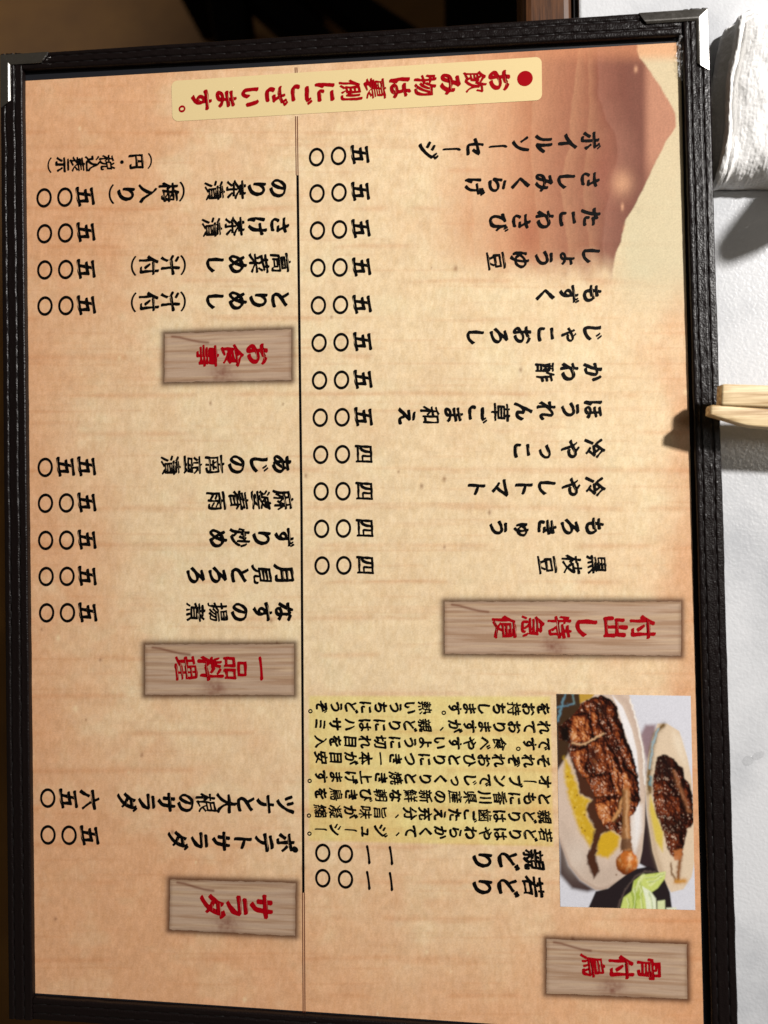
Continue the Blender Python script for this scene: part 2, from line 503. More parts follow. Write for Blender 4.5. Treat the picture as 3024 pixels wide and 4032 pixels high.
# ------------------------------------------------------------------ menu: page print
PG = np.array([(94, 319), (2679, 167), (2771, 4087), (134, 3910)], float)
def homog(src, dst):
    A = []
    for (x, y), (u, v) in zip(src, dst):
        A.append([x, y, 1, 0, 0, 0, -u * x, -u * y, -u]); A.append([0, 0, 0, x, y, 1, -v * x, -v * y, -v])
    return np.linalg.svd(np.array(A, float))[2][-1].reshape(3, 3)
def quad_uv(quad, nu, nv):
    H = homog([(0, 0), (1, 0), (1, 1), (0, 1)], quad)
    u, v = np.meshgrid(np.linspace(0, 1, nu), np.linspace(0, 1, nv), indexing='ij')
    w = H[2, 0] * u + H[2, 1] * v + H[2, 2]
    return (H[0, 0] * u + H[0, 1] * v + H[0, 2]) / w, (H[1, 0] * u + H[1, 1] * v + H[1, 2]) / w, u, v

R2 = 0.91139
def rg(k, x, y):
    """coordinates measured on enlarged crop k of the photograph -> photograph pixels"""
    ox, oy = ((0, 0), (1512, 0), (0, 1000), (1512, 1000), (0, 2000), (1512, 2000), (0, 3000), (1512, 3000))[k - 1]
    return ox + x * R2, oy + y * R2

PLAQUES = {
    'duck': [rg(3, 712, 345), rg(3, 1258, 325), rg(3, 1258, 545), rg(3, 710, 555)],
    'a': [rg(5, 627, 590), rg(5, 1270, 588), rg(5, 1270, 808), rg(5, 627, 808)],
    'b': [rg(7, 735, 507), rg(7, 1277, 523), rg(7, 1275, 752), rg(7, 732, 725)],
    'c': [rg(6, 262, 405), rg(6, 1283, 405), rg(6, 1283, 638), rg(6, 262, 630)],
    'd': [rg(8, 702, 765), rg(8, 1308, 787), rg(8, 1310, 1025), rg(8, 702, 1000)],
}
PHOTO = [rg(6, 745, 803), rg(6, 1325, 812), rg(8, 1345, 640), rg(8, 762, 625)]
YELLOW = [rg(5, 1335, 812), rg(6, 718, 815), rg(8, 732, 365), rg(7, 1335, 340)]

nu, nv = 560, 800
X, Y, U, Vv = quad_uv(PG, nu, nv)
base = np.broadcast_to(srgb((236, 210, 170)), X.shape + (3,)).copy()
warm = srgb((220, 158, 114)); pink = srgb((216, 168, 124))
n1 = fbm(X / 420, Y / 420, 1, 4); n2 = fbm(X / 120, Y / 120, 2, 4); n3 = fbm(X / 28, Y / 28, 3, 4)
ell = np.hypot((X - 1640) / 1500, (Y - 1950) / 2000)
edge = sstep(0.50, 1.12, ell + (n1 - 0.5) * 0.34 + (n2 - .5) * .16)
base = mix(base, warm, edge * 0.78)
base = mix(base, pink, sstep(0.45, 0.75, n2) * 0.14)
base = mix(base, srgb((240, 222, 182)), sstep(0.52, 0.78, fbm(X / 160, Y / 130, 9, 4)) * 0.5 * (1 - edge * 0.7))
# pinkish margin at the right
base = mix(base, srgb((212, 154, 112)), sstep(2540, 2740, X + (n2 - 0.5) * 160) * sstep(1000, 1350, Y) * 0.55)
# horizontal streaks of the parchment
st = fbm(X / 700, Y / 15, 5, 3); gate = fbm(X / 300, Y / 140, 6, 3)
base = mix(base, srgb((196, 118, 62)), sstep(0.60, 0.80, st) * sstep(0.42, 0.66, gate) * 0.12)
ln = np.abs(((Y + (X - 1500) * 0.0 + 26 * (fbm(Y / 260, X / 2000, 8, 2) - 0.5)) % 148) - 74) 
base = mix(base, srgb((196, 120, 66)), np.exp(-(ln / 11) ** 2) * sstep(0.45, 0.62, fbm(X / 260, Y / 90, 12, 3)) * 0.24)
# mottling and fibres
base *= (1 + (n3 - 0.5) * 0.20)[..., None]
fib = fbm(X / 8, Y / 22, 14, 2)
base *= (1 + (fib - 0.5)[..., None] * np.array([0.16, 0.22, 0.34]))
base = mix(base, srgb((196, 124, 70)), np.exp(-((((Y + 14 * (fbm(X / 500, Y / 300, 15, 2) - .5)) % 61) - 30) / 4.5) ** 2) * sstep(.45, .7, fbm(X / 200, Y / 60, 16, 3)) * 0.16)
for k in range(90):
    fx, fy = RNG.uniform(120, 2700), RNG.uniform(300, 4000); r = RNG.uniform(3, 8)
    i0 = np.hypot(X - fx, (Y - fy)) < 40
    if i0.any():
        t = np.exp(-((X[i0] - fx) ** 2 / r ** 2 + (Y[i0] - fy) ** 2 / (r * 1.5) ** 2)) * 0.6
        base[i0] = mix(base[i0], srgb((250, 225, 180) if k % 3 else (120, 70, 40)), t)

# red-brown wooden picture in the top corner of the page
zx, zy = (X - 1900) / 0.4822, (Y - 200) / 0.4822
cont = [(1262, -80), (1265, 0), (1285, 60), (1330, 110), (1450, 290), (1560, 480), (1575, 520), (1580, 620), (1500, 740), (1390, 960), (1330, 1090),
        (1230, 1290), (1170, 1380), (1165, 1420), (1140, 1500), (1130, 1560), (1090, 1650), (1070, 1760), (1055, 1900)]
cy = np.array([p[1] for p in cont], float); cxv = np.array([p[0] for p in cont], float)
cr_x = np.interp(zy, cy, cxv)
base = mix(base, srgb((208, 198, 164)), sstep(900, 1250, zx) * sstep(2350, 1700, zy) * 0.8)
base = mix(base, srgb((224, 152, 104)), sstep(900, 1250, zx) * sstep(120, 0, zy) * 0.6)
inside = 0.93 * sstep(9, -9, zx - cr_x + (fbm(zx / 30, zy / 30, 21, 2) - 0.5) * 9)
fade = sstep(-650, 420, zx + (n1 - .5) * 300) * sstep(1980, 1600, zy + (fbm(zx / 120, zy / 200, 22, 3) - 0.5) * 180)
curves = [
    ([(0, -60), (400, -50), (900, -90), (1900, -60)],),
    ([(0, 200), (430, 190), (700, 170), (1000, 130), (1900, 160)],),
    ([(0, 420), (430, 410), (700, 395), (900, 400), (1200, 430), (1500, 460), (1900, 480)],),
    ([(0, 775), (100, 770), (400, 730), (800, 700), (1150, 630), (1300, 660), (1500, 680), (1700, 700), (1900, 735)],),
    ([(0, 860), (500, 870), (1000, 830), (1200, 820), (1400, 850), (1650, 880), (1900, 915)],),
    ([(0, 935), (400, 950), (560, 1010), (680, 1085), (800, 1105), (960, 1080), (1060, 1045), (1120, 1050), (1300, 1000), (1550, 980), (1900, 1000)],),
]
cvx = [np.interp(zy + 10 * (fbm(zy / 40, zx / 900, 30 + i, 2) - .5), [p[0] for p in c_[0]], [p[1] for p in c_[0]]) + (fbm(zy / 90, zy * 0 + i, 33, 2) - .5) * 26 for i, c_ in enumerate(curves)]
wood_c = np.broadcast_to(srgb((206, 140, 98)), X.shape + (3,)).copy()
lights = [(216, 162, 122), (213, 156, 117), (206, 148, 112), (203, 144, 110), (196, 136, 104), (176, 114, 96)]
darks = [(206, 146, 108), (194, 130, 96), (182, 116, 90), (176, 110, 86), (156, 90, 74), (138, 74, 64)]
for i in range(6):
    x0 = cvx[i]; x1 = cvx[i + 1] if i < 5 else x0 + 210
    t = np.clip((zx - x0) / np.maximum(x1 - x0, 60), 0, 1)
    col = mix(np.broadcast_to(srgb(lights[i]), X.shape + (3,)), srgb(darks[i]), t ** 0.8)
    m = sstep(-10, 12, zx - x0)
    wood_c = wood_c * (1 - m[..., None]) + col * m[..., None]
wood_c = wood_c * (1 - 0.30 * sstep(50, 1000, zx) * (1 - 0.45 * sstep(1290, 1385, zx)))[..., None] * np.array([0.97, 0.95, 0.95])
wood_c = mix(wood_c, srgb((188, 130, 104)), sstep(1290, 1385, zx) * sstep(1250, 800, zy) * 0.95)
wood_c = mix(wood_c, srgb((206, 138, 100)), sstep(140, -20, zy) * 0.6)
wood_c = mix(wood_c, srgb((206, 152, 118)), np.exp(-((zx - 1130) / 90) ** 2 - ((zy - 1080) / 100) ** 2) * 0.9)
wood_c = mix(wood_c, srgb((148, 80, 68)), np.exp(-((zx - 985) / 90) ** 2 - ((zy - 1000) / 260) ** 2) * 0.55)
wood_c = mix(wood_c, srgb((168, 92, 68)), np.exp(-((zx - 380) / 110) ** 2 - ((zy - 1480) / 180) ** 2) * 0.6)
wood_c = mix(wood_c, srgb((222, 165, 130)), (np.exp(-((zx - 1252) / 14) ** 2 - ((zy - 150) / 26) ** 2) + np.exp(-((zx - 1142) / 12) ** 2 - ((zy - 1275) / 30) ** 2) + np.exp(-((zx - 1160) / 12) ** 2 - ((zy - 1450) / 26) ** 2)) * 0.8)
wood_c = wood_c * (1 + (fbm(zx / 14, zy / 60, 24, 3) - 0.5)[..., None] * 0.20)
base = base * (1 - (inside * fade)[..., None]) + wood_c * (inside * fade)[..., None]
# yellow panel behind the description
ym = softpoly(X, Y, YELLOW, 7)
base = base * (1 - ym[..., None]) + base * ym[..., None] * np.array([0.97, 1.03, 0.70])
# printed soft border round the headings
for q in PLAQUES.values():
    box = (X > min(p[0] for p in q) - 60) & (X < max(p[0] for p in q) + 60) & (Y > min(p[1] for p in q) - 60) & (Y < max(p[1] for p in q) + 60)
    d = segdist(X[box], Y[box], q, True); ins = inpoly(X[box], Y[box], q)
    t = np.where(ins, 1.0, np.exp(-(d / 17) ** 2)) * 0.86
    base[box] = mix(base[box], srgb((74, 40, 28)), t)
GAIN = 1.0
P = at(X, Y, 0.0)
page_top = P.reshape(-1, 3)
page = obj('page', page_top, grid_faces(nu, nv)[:, ::-1], M_PAGE, menu, colors=np.clip(base * GAIN, 0, 0.92).reshape(-1, 3))

def sheet(name, quad, step, z, paint, mat, jag=0.0):
    Lx = np.hypot(quad[1][0] - quad[0][0], quad[1][1] - quad[0][1]); Ly = np.hypot(quad[3][0] - quad[0][0], quad[3][1] - quad[0][1])
    a, b = int(Lx / step), int(Ly / step)
    X, Y, U, V = quad_uv(quad, a, b)
    C = paint(X, Y, U * Lx, V * Ly, Lx, Ly)
    if jag:
        w0 = (fbm(X / 22, Y * 0 + quad[0][0], 61, 3) - 0.5) * jag
        Y = Y + w0 * ((V < 1e-6) * 1.0 - (V > 1 - 1e-6) * 1.0)
        w1 = (fbm(Y / 30, X * 0 + quad[0][1], 62, 3) - 0.5) * jag * 0.5
        X = X + w1 * ((U < 1e-6) * 1.0 - (U > 1 - 1e-6) * 1.0)
    return obj(name, at(X, Y, z).reshape(-1, 3), grid_faces(a, b)[:, ::-1], mat, page, colors=np.clip(C, 0, 0.92).reshape(-1, 3))

def paint_plaque(X, Y, x, y, Lx, Ly):
    s = Lx % 7
    C = np.broadcast_to(srgb((186, 159, 136)), X.shape + (3,)).copy()
    g1 = fbm(x / 260 + s, y / 9, 41, 4); g2 = fbm(x / 90, y / 4, 43, 3)
    C = mix(C, srgb((160, 124, 96)), sstep(0.42, 0.75, g1) * 0.75)
    C = mix(C, srgb((206, 178, 146)), sstep(0.5, 0.78, fbm(x / 300 + 4, y / 14, 45, 3)) * 0.6)
    C *= (1 + (g2 - 0.5) * 0.22)[..., None]
    C = mix(C, srgb((128, 82, 66)), np.exp(-((x - Lx * 0.47) / 46) ** 2 - ((y - Ly * 0.83) / 40) ** 2) * 0.75 * fbm(x / 18, y / 18, 47, 3) * 1.6)
    d = segdist(x, y, [(30, 12), (60, 16), (105, 28), (140, 36), (176, 40)])
    C = mix(C, srgb((112, 62, 44)), np.exp(-(d / 5) ** 2) * 0.75)
    e = np.minimum(np.minimum(x, Lx - x), np.minimum(y, Ly - y))
    C = mix(C, srgb((120, 88, 66)), np.exp(-(e / 9) ** 2) * 0.45)
    return C

PH = [(100, 78), (1395, 95), (1447, 2180), (135, 2140)]
def paint_photo(Xp, Yp, x, y, Lx, Ly):
    zx = (Xp - 2150) / 0.4068; zy = (Yp - 2700) / 0.4068
    C = np.broadcast_to(srgb((216, 216, 224)), zx.shape + (3,)).copy()
    wx = zx + (fbm(zx / 30, zy / 30, 71, 3) - .5) * 26; wy = zy + (fbm(zx / 30, zy / 30, 75, 3) - .5) * 26
    def lay(poly, col, w=8, a=1.0, rough=False):
        nonlocal C
        m = softpoly(wx if rough else zx, wy if rough else zy, poly, w) * a
        C = mix(C, srgb(col), m)
        return m
    def line(pts, col, w, a=1.0):
        nonlocal C
        C = mix(C, srgb(col), np.exp(-(segdist(wx, wy, pts) / w) ** 2) * a)
    # shadows on the white table
    lay([(128, 1420), (220, 1740), (330, 1880), (480, 1975), (400, 1995), (250, 1965), (130, 1825)], (74, 56, 54), 26)
    lay([(910, 480), (960, 380), (1060, 376), (1060, 560), (1000, 800), (940, 640)], (146, 122, 128), 26)
    lay([(950, 900), (975, 1250), (1040, 1600), (1100, 1830), (900, 1720), (940, 1400)], (52, 38, 40), 10)
    # large plate
    lay([(112, 820), (180, 640), (330, 70), (800, 70), (870, 330), (930, 560), (950, 700), (962, 1000), (955, 1350), (930, 1600), (905, 1720), (840, 1810), (720, 1905), (560, 1978), (480, 1978), (330, 1880), (220, 1740), (125, 1480)], (212, 190, 172), 6)
    lay([(640, 90), (740, 200), (830, 420), (880, 640), (905, 960), (905, 1300), (870, 1560), (860, 1250), (900, 1000), (830, 640), (740, 380), (690, 200)], (240, 236, 236), 10)
    line([(700, 80), (800, 180), (862, 350), (920, 600), (946, 760), (958, 1000)], (196, 172, 156), 26, 0.7)
    line([(810, 130), (880, 340), (940, 640), (958, 960)], (246, 240, 232), 9, 0.9)
    lay([(830, 1260), (930, 1150), (930, 1400), (860, 1640), (820, 1500)], (236, 230, 226), 24, 0.8)
    # right plate
    lay([(1080, 366), (1170, 366), (1290, 440), (1370, 700), (1410, 900), (1450, 1650), (1410, 1850), (1330, 1970), (1210, 2000), (1100, 1830), (1030, 1600), (980, 1250), (962, 1000), (985, 700), (1030, 500)], (222, 200, 172), 7)
    lay([(1230, 450), (1310, 520), (1350, 760), (1300, 700), (1240, 560)], (236, 220, 196), 40, 0.8)
    line([(1130, 380), (1060, 470), (1020, 640), (995, 850), (1000, 1030)], (112, 84, 44), 26, 1)
    line([(1085, 420), (1040, 540), (1015, 700), (1000, 800)], (158, 182, 190), 13, .9)
    line([(1015, 880), (1012, 960)], (104, 150, 160), 14, .8)
    # soft tone inside the plates
    C = C * (1 - (softpoly(zx, zy, [(140, 1300), (300, 1500), (560, 1760), (900, 1560), (860, 1780), (560, 1960), (340, 1860), (200, 1640)], 60) * .12))[..., None]
    C = mix(C, srgb((238, 226, 212)), np.exp(-((zx - 300) / 120) ** 2 - ((zy - 1650) / 160) ** 2) * .35)
    C = mix(C, srgb((176, 150, 120)), np.exp(-(segdist(zx, zy, [(985, 1050), (1010, 1300), (1060, 1620), (1130, 1850)]) / 30) ** 2) * .5)
    C = mix(C, srgb((172, 148, 132)), np.exp(-(segdist(zx, zy, [(130, 1480), (230, 1740), (340, 1870), (490, 1965), (570, 1962), (720, 1885)]) / 16) ** 2) * .6)
    # corner with the blue pattern
    lay([(90, 70), (345, 70), (340, 200), (290, 300), (250, 420), (235, 560), (215, 660), (105, 830)], (66, 46, 30), 16)
    line([(185, 80), (110, 340)], (104, 146, 164), 11, .8); line([(105, 215), (270, 170)], (96, 136, 156), 10, .8); line([(258, 80), (272, 170)], (110, 140, 140), 10, .8)
    lay([(320, 70), (480, 70), (440, 120), (330, 170)], (190, 150, 60), 10)
    # oil
    oil = lay([(172, 680), (240, 800), (300, 950), (330, 1060), (440, 1110), (400, 1160), (390, 1250), (480, 1400), (470, 1480), (430, 1570), (330, 1420), (235, 1150), (180, 900)], (206, 166, 44), 24, 1, True)
    lay([(500, 1480), (560, 1420), (620, 1385), (720, 1460), (700, 1560), (600, 1670), (480, 1640)], (210, 168, 42), 24, 1, True)
    lay([(1010, 1060), (1080, 1280), (1135, 1420), (1130, 1610), (1060, 1500), (1000, 1200)], (216, 190, 84), 18)
    C = mix(C, srgb((232, 200, 90)), oil * sstep(.5, .8, fbm(zx / 40, zy / 40, 77, 3)) * .6)
    for px, py in ((210, 880), (278, 1180), (345, 1375), (376, 1405), (300, 1060), (372, 1250), (680, 1830)):
        C = mix(C, srgb((110, 66, 20)), np.exp(-((zx - px) ** 2 + (zy - py) ** 2) / 60))
    # cast shadow under the meat
    lay([(195, 590), (300, 900), (330, 1050), (440, 1100), (385, 1200), (470, 1390), (440, 1550), (388, 1650), (400, 1720), (462, 1872), (517, 1790), (480, 1640), (530, 1440), (640, 1390), (560, 1150), (480, 960), (330, 700)], (76, 44, 30), 15, 1, True)
    # large chicken leg
    leg = [(330, 180), (420, 120), (540, 92), (640, 140), (690, 200), (700, 300), (750, 400), (770, 500), (840, 650), (890, 860), (900, 980), (918, 1110), (850, 1240), (810, 1260), (815, 1400), (830, 1590), (830, 1640), (740, 1640), (730, 1460), (650, 1400), (560, 1370), (480, 1200), (480, 1080), (380, 900), (290, 800), (210, 620), (230, 560), (130, 520), (120, 400), (250, 290)]
    m = softpoly(wx, wy, leg, 6)
    f = fbm(wx / 34, wy / 50, 81, 5)
    lumps = [([(270, 290), (400, 265), (450, 430), (430, 530), (250, 550), (225, 430)], 1.0), ([(255, 640), (400, 590), (415, 690), (370, 790), (450, 890), (380, 910), (290, 770)], .9),
             ([(480, 1150), (600, 1100), (710, 1080), (700, 1220), (650, 1320), (540, 1350)], 1.0), ([(440, 250), (500, 265), (515, 380), (560, 440), (545, 500), (470, 470), (450, 360)], .8),
             ([(720, 840), (800, 820), (900, 900), (890, 990), (820, 1070), (740, 1000)], .8), ([(815, 1120), (910, 1110), (870, 1240), (810, 1260)], .7),
             ([(580, 550), (650, 640), (730, 830), (740, 1070), (690, 1110), (640, 860)], .8), ([(630, 290), (730, 420), (830, 660), (890, 870), (820, 810), (720, 570), (640, 410)], .55),
             ([(420, 560), (560, 490), (620, 640), (640, 820), (520, 850), (430, 720)], .5), ([(470, 870), (620, 860), (680, 1060), (500, 1080), (450, 960)], .45), ([(380, 130), (560, 100), (690, 210), (680, 300), (560, 330), (400, 260)], .35)]
    def relief(mask_poly, lumps, seed):
        d0 = segdist(wx, wy, mask_poly, True); h = np.sqrt(np.clip(d0 / 120, 0, 1)) * 46
        br = np.zeros(zx.shape)
        for pl, amt in lumps:
            dd = segdist(wx, wy, pl, True) * np.where(inpoly(wx, wy, pl), 1, -1)
            h = h + np.sqrt(np.clip((dd + 8) / 70, 0, 1)) * 42 * (0.5 + amt * .5); br = np.maximum(br, sstep(-16, 26, dd) * amt)
        h = h + (fbm(zx / 60, zy / 84, seed, 4) - .5) * 58 + (fbm(zx / 15, zy / 20, seed + 4, 3) - .5) * 10
        gx_, gy_ = np.gradient(h, 5.0)
        nz = 1 / np.sqrt(1 + gx_ ** 2 + gy_ ** 2)
        sh = np.clip((gx_ * -0.55 * -1 + gy_ * 0.45 * -1 * -1 + 0.75) * nz, 0, 1.2)
        lit = np.clip((0.62 * gx_ - 0.42 * gy_ + 0.62) * nz, 0, 1.2)
        gl = np.clip((0.35 * gx_ - 0.30 * gy_ + 0.9) * nz, 0, 1) ** 24
        return lit, gl, br
    def roast(lit, gl, br, seed, dark=1.0):
        t = np.clip(lit * 0.62 + br * 0.34 + (f - .5) * .55 - .12, 0, 1) * dark
        keys = np.array([0, .22, .42, .6, .8, 1.0])
        cols = np.array([srgb(c_) for c_ in ((26, 12, 10), (64, 27, 18), (112, 50, 26), (158, 82, 40), (202, 130, 74), (232, 182, 132))])
        C_ = np.stack([np.interp(t, keys, cols[:, k]) for k in range(3)], -1)
        return mix(C_, srgb((246, 222, 196)), np.clip(gl * 1.1 - .45, 0, .6) * sstep(.4, .6, fbm(zx / 20, zy / 20, seed + 9, 3)))
    lit, gl, br = relief(leg, lumps, 181)
    meat = roast(lit, gl, br, 181)
    def mlay(poly, col, w, a):
        nonlocal meat
        meat = mix(meat, srgb(col), np.clip(softpoly(wx, wy, poly, w) * a, 0, 1))
    mlay([(480, 170), (580, 190), (590, 300), (530, 320)], (30, 16, 14), 34, .8)
    mlay([(120, 390), (230, 400), (240, 540), (150, 560)], (24, 15, 12), 30, 1.0)
    mlay([(410, 600), (480, 580), (500, 700), (480, 820), (430, 740)], (48, 22, 18), 34, .7)
    C = C * (1 - m[..., None]) + meat * m[..., None]
    line([(255, 555), (350, 570), (420, 545), (500, 490), (550, 470)], (222, 178, 132), 9, .85)
    line([(240, 590), (340, 600), (430, 560)], (24, 12, 10), 11, .9)
    line([(480, 1090), (560, 1075), (640, 1078), (690, 1060)], (28, 14, 12), 10, .9)
    line([(370, 895), (470, 880), (560, 840)], (34, 18, 14), 9, .8)
    line([(735, 1100), (715, 1200), (650, 1300)], (214, 156, 100), 16, .8)
    # bone
    lay([(735, 1000), (800, 980), (815, 1120), (800, 1280), (815, 1420), (832, 1600), (720, 1600), (735, 1420), (745, 1200)], (186, 128, 78), 14, .9, True)
    line([(775, 1020), (785, 1150), (778, 1300), (782, 1500)], (216, 170, 124), 11, .8)
    lay([(735, 1480), (820, 1480), (830, 1580), (725, 1590)], (104, 74, 56), 16, .8, True)
    kn = sstep(1.08, .92, np.hypot((wx - 785) / 108, (wy - 1718) / 118))
    C = C * (1 - kn[..., None]) + mix(mix(np.broadcast_to(srgb((200, 112, 46)), zx.shape + (3,)), srgb((228, 166, 104)), sstep(.5, .75, f)), srgb((140, 52, 22)), sstep(1720, 1830, zy) * .7) * kn[..., None]
    f3 = fbm(wx / 14, wy / 18, 88, 3)
    kx, ky = (wx - 785) / 112, (wy - 1718) / 122
    kz = np.sqrt(np.clip(1 - kx ** 2 - ky ** 2, 0, 1)); ks = np.clip(.45 * kx - .45 * ky + .72 * kz + (f3 - .5) * .7, 0, 1.1)
    C = C * (1 - kn[..., None] * (1 - (0.42 + 0.68 * ks))[..., None])
    C = mix(C, srgb((250, 222, 180)), kn * np.exp(-((wx - 812) / 26) ** 2 - ((wy - 1672) / 22) ** 2) * .6)
    bx = np.clip((wx - 778) / 42, -1, 1)
    bone_m = softpoly(wx, wy, [(735, 1000), (815, 1000), (815, 1420), (832, 1600), (720, 1600), (735, 1420)], 14)
    C = C * (1 - bone_m * .45 * np.clip(.25 - bx * .9, 0, 1))[..., None]
    # small chicken leg
    leg2 = [(1070, 690), (1150, 668), (1240, 710), (1330, 810), (1345, 900), (1400, 960), (1424, 1100), (1428, 1330), (1370, 1390), (1330, 1580), (1320, 1640), (1225, 1660), (1180, 1600), (1130, 1400), (1060, 1230), (1035, 1080), (1030, 950), (1050, 800)]
    m = softpoly(wx, wy, leg2, 8)
    lumps2 = [([(1050, 940), (1150, 920), (1230, 1000), (1220, 1040), (1060, 1040)], .55), ([(1050, 1060), (1160, 1040), (1290, 1080), (1330, 1200), (1200, 1260), (1090, 1230)], .6),
              ([(1240, 800), (1320, 830), (1340, 900), (1290, 940)], .5), ([(1340, 980), (1410, 1010), (1415, 1180), (1370, 1160)], .5), ([(1200, 1430), (1310, 1420), (1320, 1560), (1220, 1590)], .5)]
    lit, gl, br = relief(leg2, lumps2, 211)
    meat2 = roast(lit, gl, br, 211, 0.78)
    meat2 = mix(meat2, srgb((34, 20, 18)), softpoly(wx, wy, [(1050, 690), (1230, 690), (1220, 880), (1045, 900)], 40) * .75)
    meat2 = mix(meat2, srgb((36, 20, 16)), softpoly(wx, wy, [(1110, 1290), (1330, 1280), (1310, 1420), (1150, 1440)], 36) * .55)
    C = C * (1 - m[..., None]) + meat2 * m[..., None]
    line([(1240, 830), (1290, 980), (1350, 1120), (1390, 1220)], (150, 96, 62), 18, .8)
    line([(1045, 1030), (1130, 1010), (1220, 1030)], (30, 16, 14), 9, .8)
    line([(1300, 1640), (1285, 1780), (1275, 1880)], (134, 84, 44), 22, 1)
    line([(1210, 1720), (1215, 1800), (1250, 1900)], (120, 84, 50), 12, .9)
    line([(1255, 1900), (1340, 1890)], (200, 140, 58), 26, .95)
    lay([(1230, 1590), (1330, 1580), (1300, 1680), (1240, 1690)], (186, 112, 62), 14, .9, True)
    # bowl and cabbage
    lay([(405, 2160), (480, 1990), (600, 1962), (760, 1840), (880, 1770), (1000, 1748), (1080, 1790), (1150, 1880), (1200, 2000), (1225, 2190)], (40, 32, 34), 6)
    line([(700, 2160), (750, 1990), (850, 1860), (950, 1800), (1060, 1800)], (96, 80, 74), 9, .8)
    cab = lay([(712, 2190), (750, 2050), (830, 1990), (850, 1890), (930, 1830), (1060, 1815), (1158, 1798), (1150, 1865), (1080, 1960), (1020, 2000), (1062, 2080), (1066, 2190)], (202, 214, 118), 8)
    C = mix(C, srgb((160, 182, 62)), cab * sstep(.5, .72, fbm(zx / 60, zy / 110, 91, 3)) * .8)
    lay([(930, 1940), (1010, 1990), (1062, 2060), (1066, 2190), (975, 2190), (960, 2060)], (232, 238, 212), 10, .95)
    line([(830, 2000), (840, 2080), (870, 2180)], (138, 160, 60), 10, .8)
    line([(940, 1840), (900, 1900), (860, 2000)], (226, 232, 170), 14, .8)
    line([(1150, 1810), (1080, 1880), (1000, 1930)], (226, 230, 170), 12, .8)
    for pts in ([(850, 1960), (860, 2060), (845, 2160)], [(900, 1900), (915, 2000), (925, 2160)], [(780, 2060), (800, 2120), (790, 2180)], [(960, 1860), (1040, 1850), (1130, 1815)], [(980, 1900), (1050, 1890), (1110, 1850)], [(985, 2000), (1010, 2080), (1020, 2170)]):
        line(pts, (234, 240, 190), 6, .6); line([(x_ + 12, y_ + 4) for x_, y_ in pts], (128, 154, 58), 7, .45)
    lay([(1078, 2085), (1150, 2075), (1152, 2190), (1078, 2190)], (214, 222, 170), 8)
    lay([(1165, 2150), (1260, 2145), (1260, 2190), (1165, 2190)], (226, 228, 200), 8)
    for _ in range(2):
        Pd = np.pad(C, ((1, 1), (1, 1), (0, 0)), mode='edge')
        C = (Pd[:-2, 1:-1] + Pd[2:, 1:-1] + Pd[1:-1, :-2] + Pd[1:-1, 2:] + Pd[1:-1, 1:-1] * 2) / 6
    C = C * (1 + (fbm(zx / 10, zy / 10, 95, 2) - .5) * .14)[..., None]
    return C
ph_o = sheet('food_photo', PHOTO, 2.0, 0.00008, paint_photo, M_PHOTO)
ph_o['label'] = 'colour photo of roast chicken legs on plates with cabbage'
plq = {}
for k, q in PLAQUES.items():
    plq[k] = sheet('heading_plaque', q, 3.2, 0.00008, paint_plaque, M_PHOTO, jag=7.0)

# cream notice strip with rounded corners
def rounded_quad(q, r, n=8):
    q = [np.array(p, float) for p in q]; out = []
    for i in range(4):
        p, a, b = q[i], q[i - 1], q[(i + 1) % 4]
        da = (a - p) / np.linalg.norm(a - p); db = (b - p) / np.linalg.norm(b - p)
        for k in range(n + 1):
            t = k / n * math.pi / 2
            out.append(p + da * r * (1 - math.sin(t)) + db * r * (1 - math.cos(t)))
    return np.array(out)
rq = rounded_quad([rg(1, 740, 350), rg(2, 681, 245), rg(2, 683, 432), rg(1, 745, 525)], 24)
rp = at(rq[:, 0], rq[:, 1], 0.00008)
st_o = obj('notice_strip', rp, [tuple(range(len(rp)))[::-1]], M_STRIP, page, colors=np.tile(srgb((230, 207, 154)), (len(rp), 1)))

def ribbon(name, pts, half, z, mat):
    n = len(pts); a = np.array([[p[0] - half, p[1]] for p in pts]); b = np.array([[p[0] + half, p[1]] for p in pts])
    V = np.concatenate([at(a[:, 0], a[:, 1], z), at(b[:, 0], b[:, 1], z)])
    return obj(name, V, [(i + 1, n + i + 1, n + i, i)[::1] for i in range(n - 1)], mat, page)
ribbon('divider_line', [rg(1, 1286, 757), rg(3, 1290, 0), rg(3, 1303, 1097), rg(5, 1306, 550), rg(7, 1309, 0), rg(7, 1311, 565)], 4.6, 0.00009, M_INK)
for dx in (-4, 4):
    ribbon('fold_line', [rg(1, 1279 + dx, 291), rg(1, 1280 + dx, 316)], 1.7, 0.00006, M_BROWNINK)
    ribbon('fold_line', [rg(1, 1281 + dx, 502), rg(1, 1284 + dx, 757)], 1.7, 0.00006, M_BROWNINK)
    ribbon('fold_line', [rg(7, 1311 + dx, 565), rg(7, 1314 + dx, 1082)], 1.7, 0.00006, M_BROWNINK)

# ------------------------------------------------------------------ menu: lettering
LINES = []   # (name, text, start px, end px (centre of last counted char), em px, material)
def T(name, text, a, b, em, mat=M_INK, n=None): LINES.append((name, text, a, b, em, mat, n))

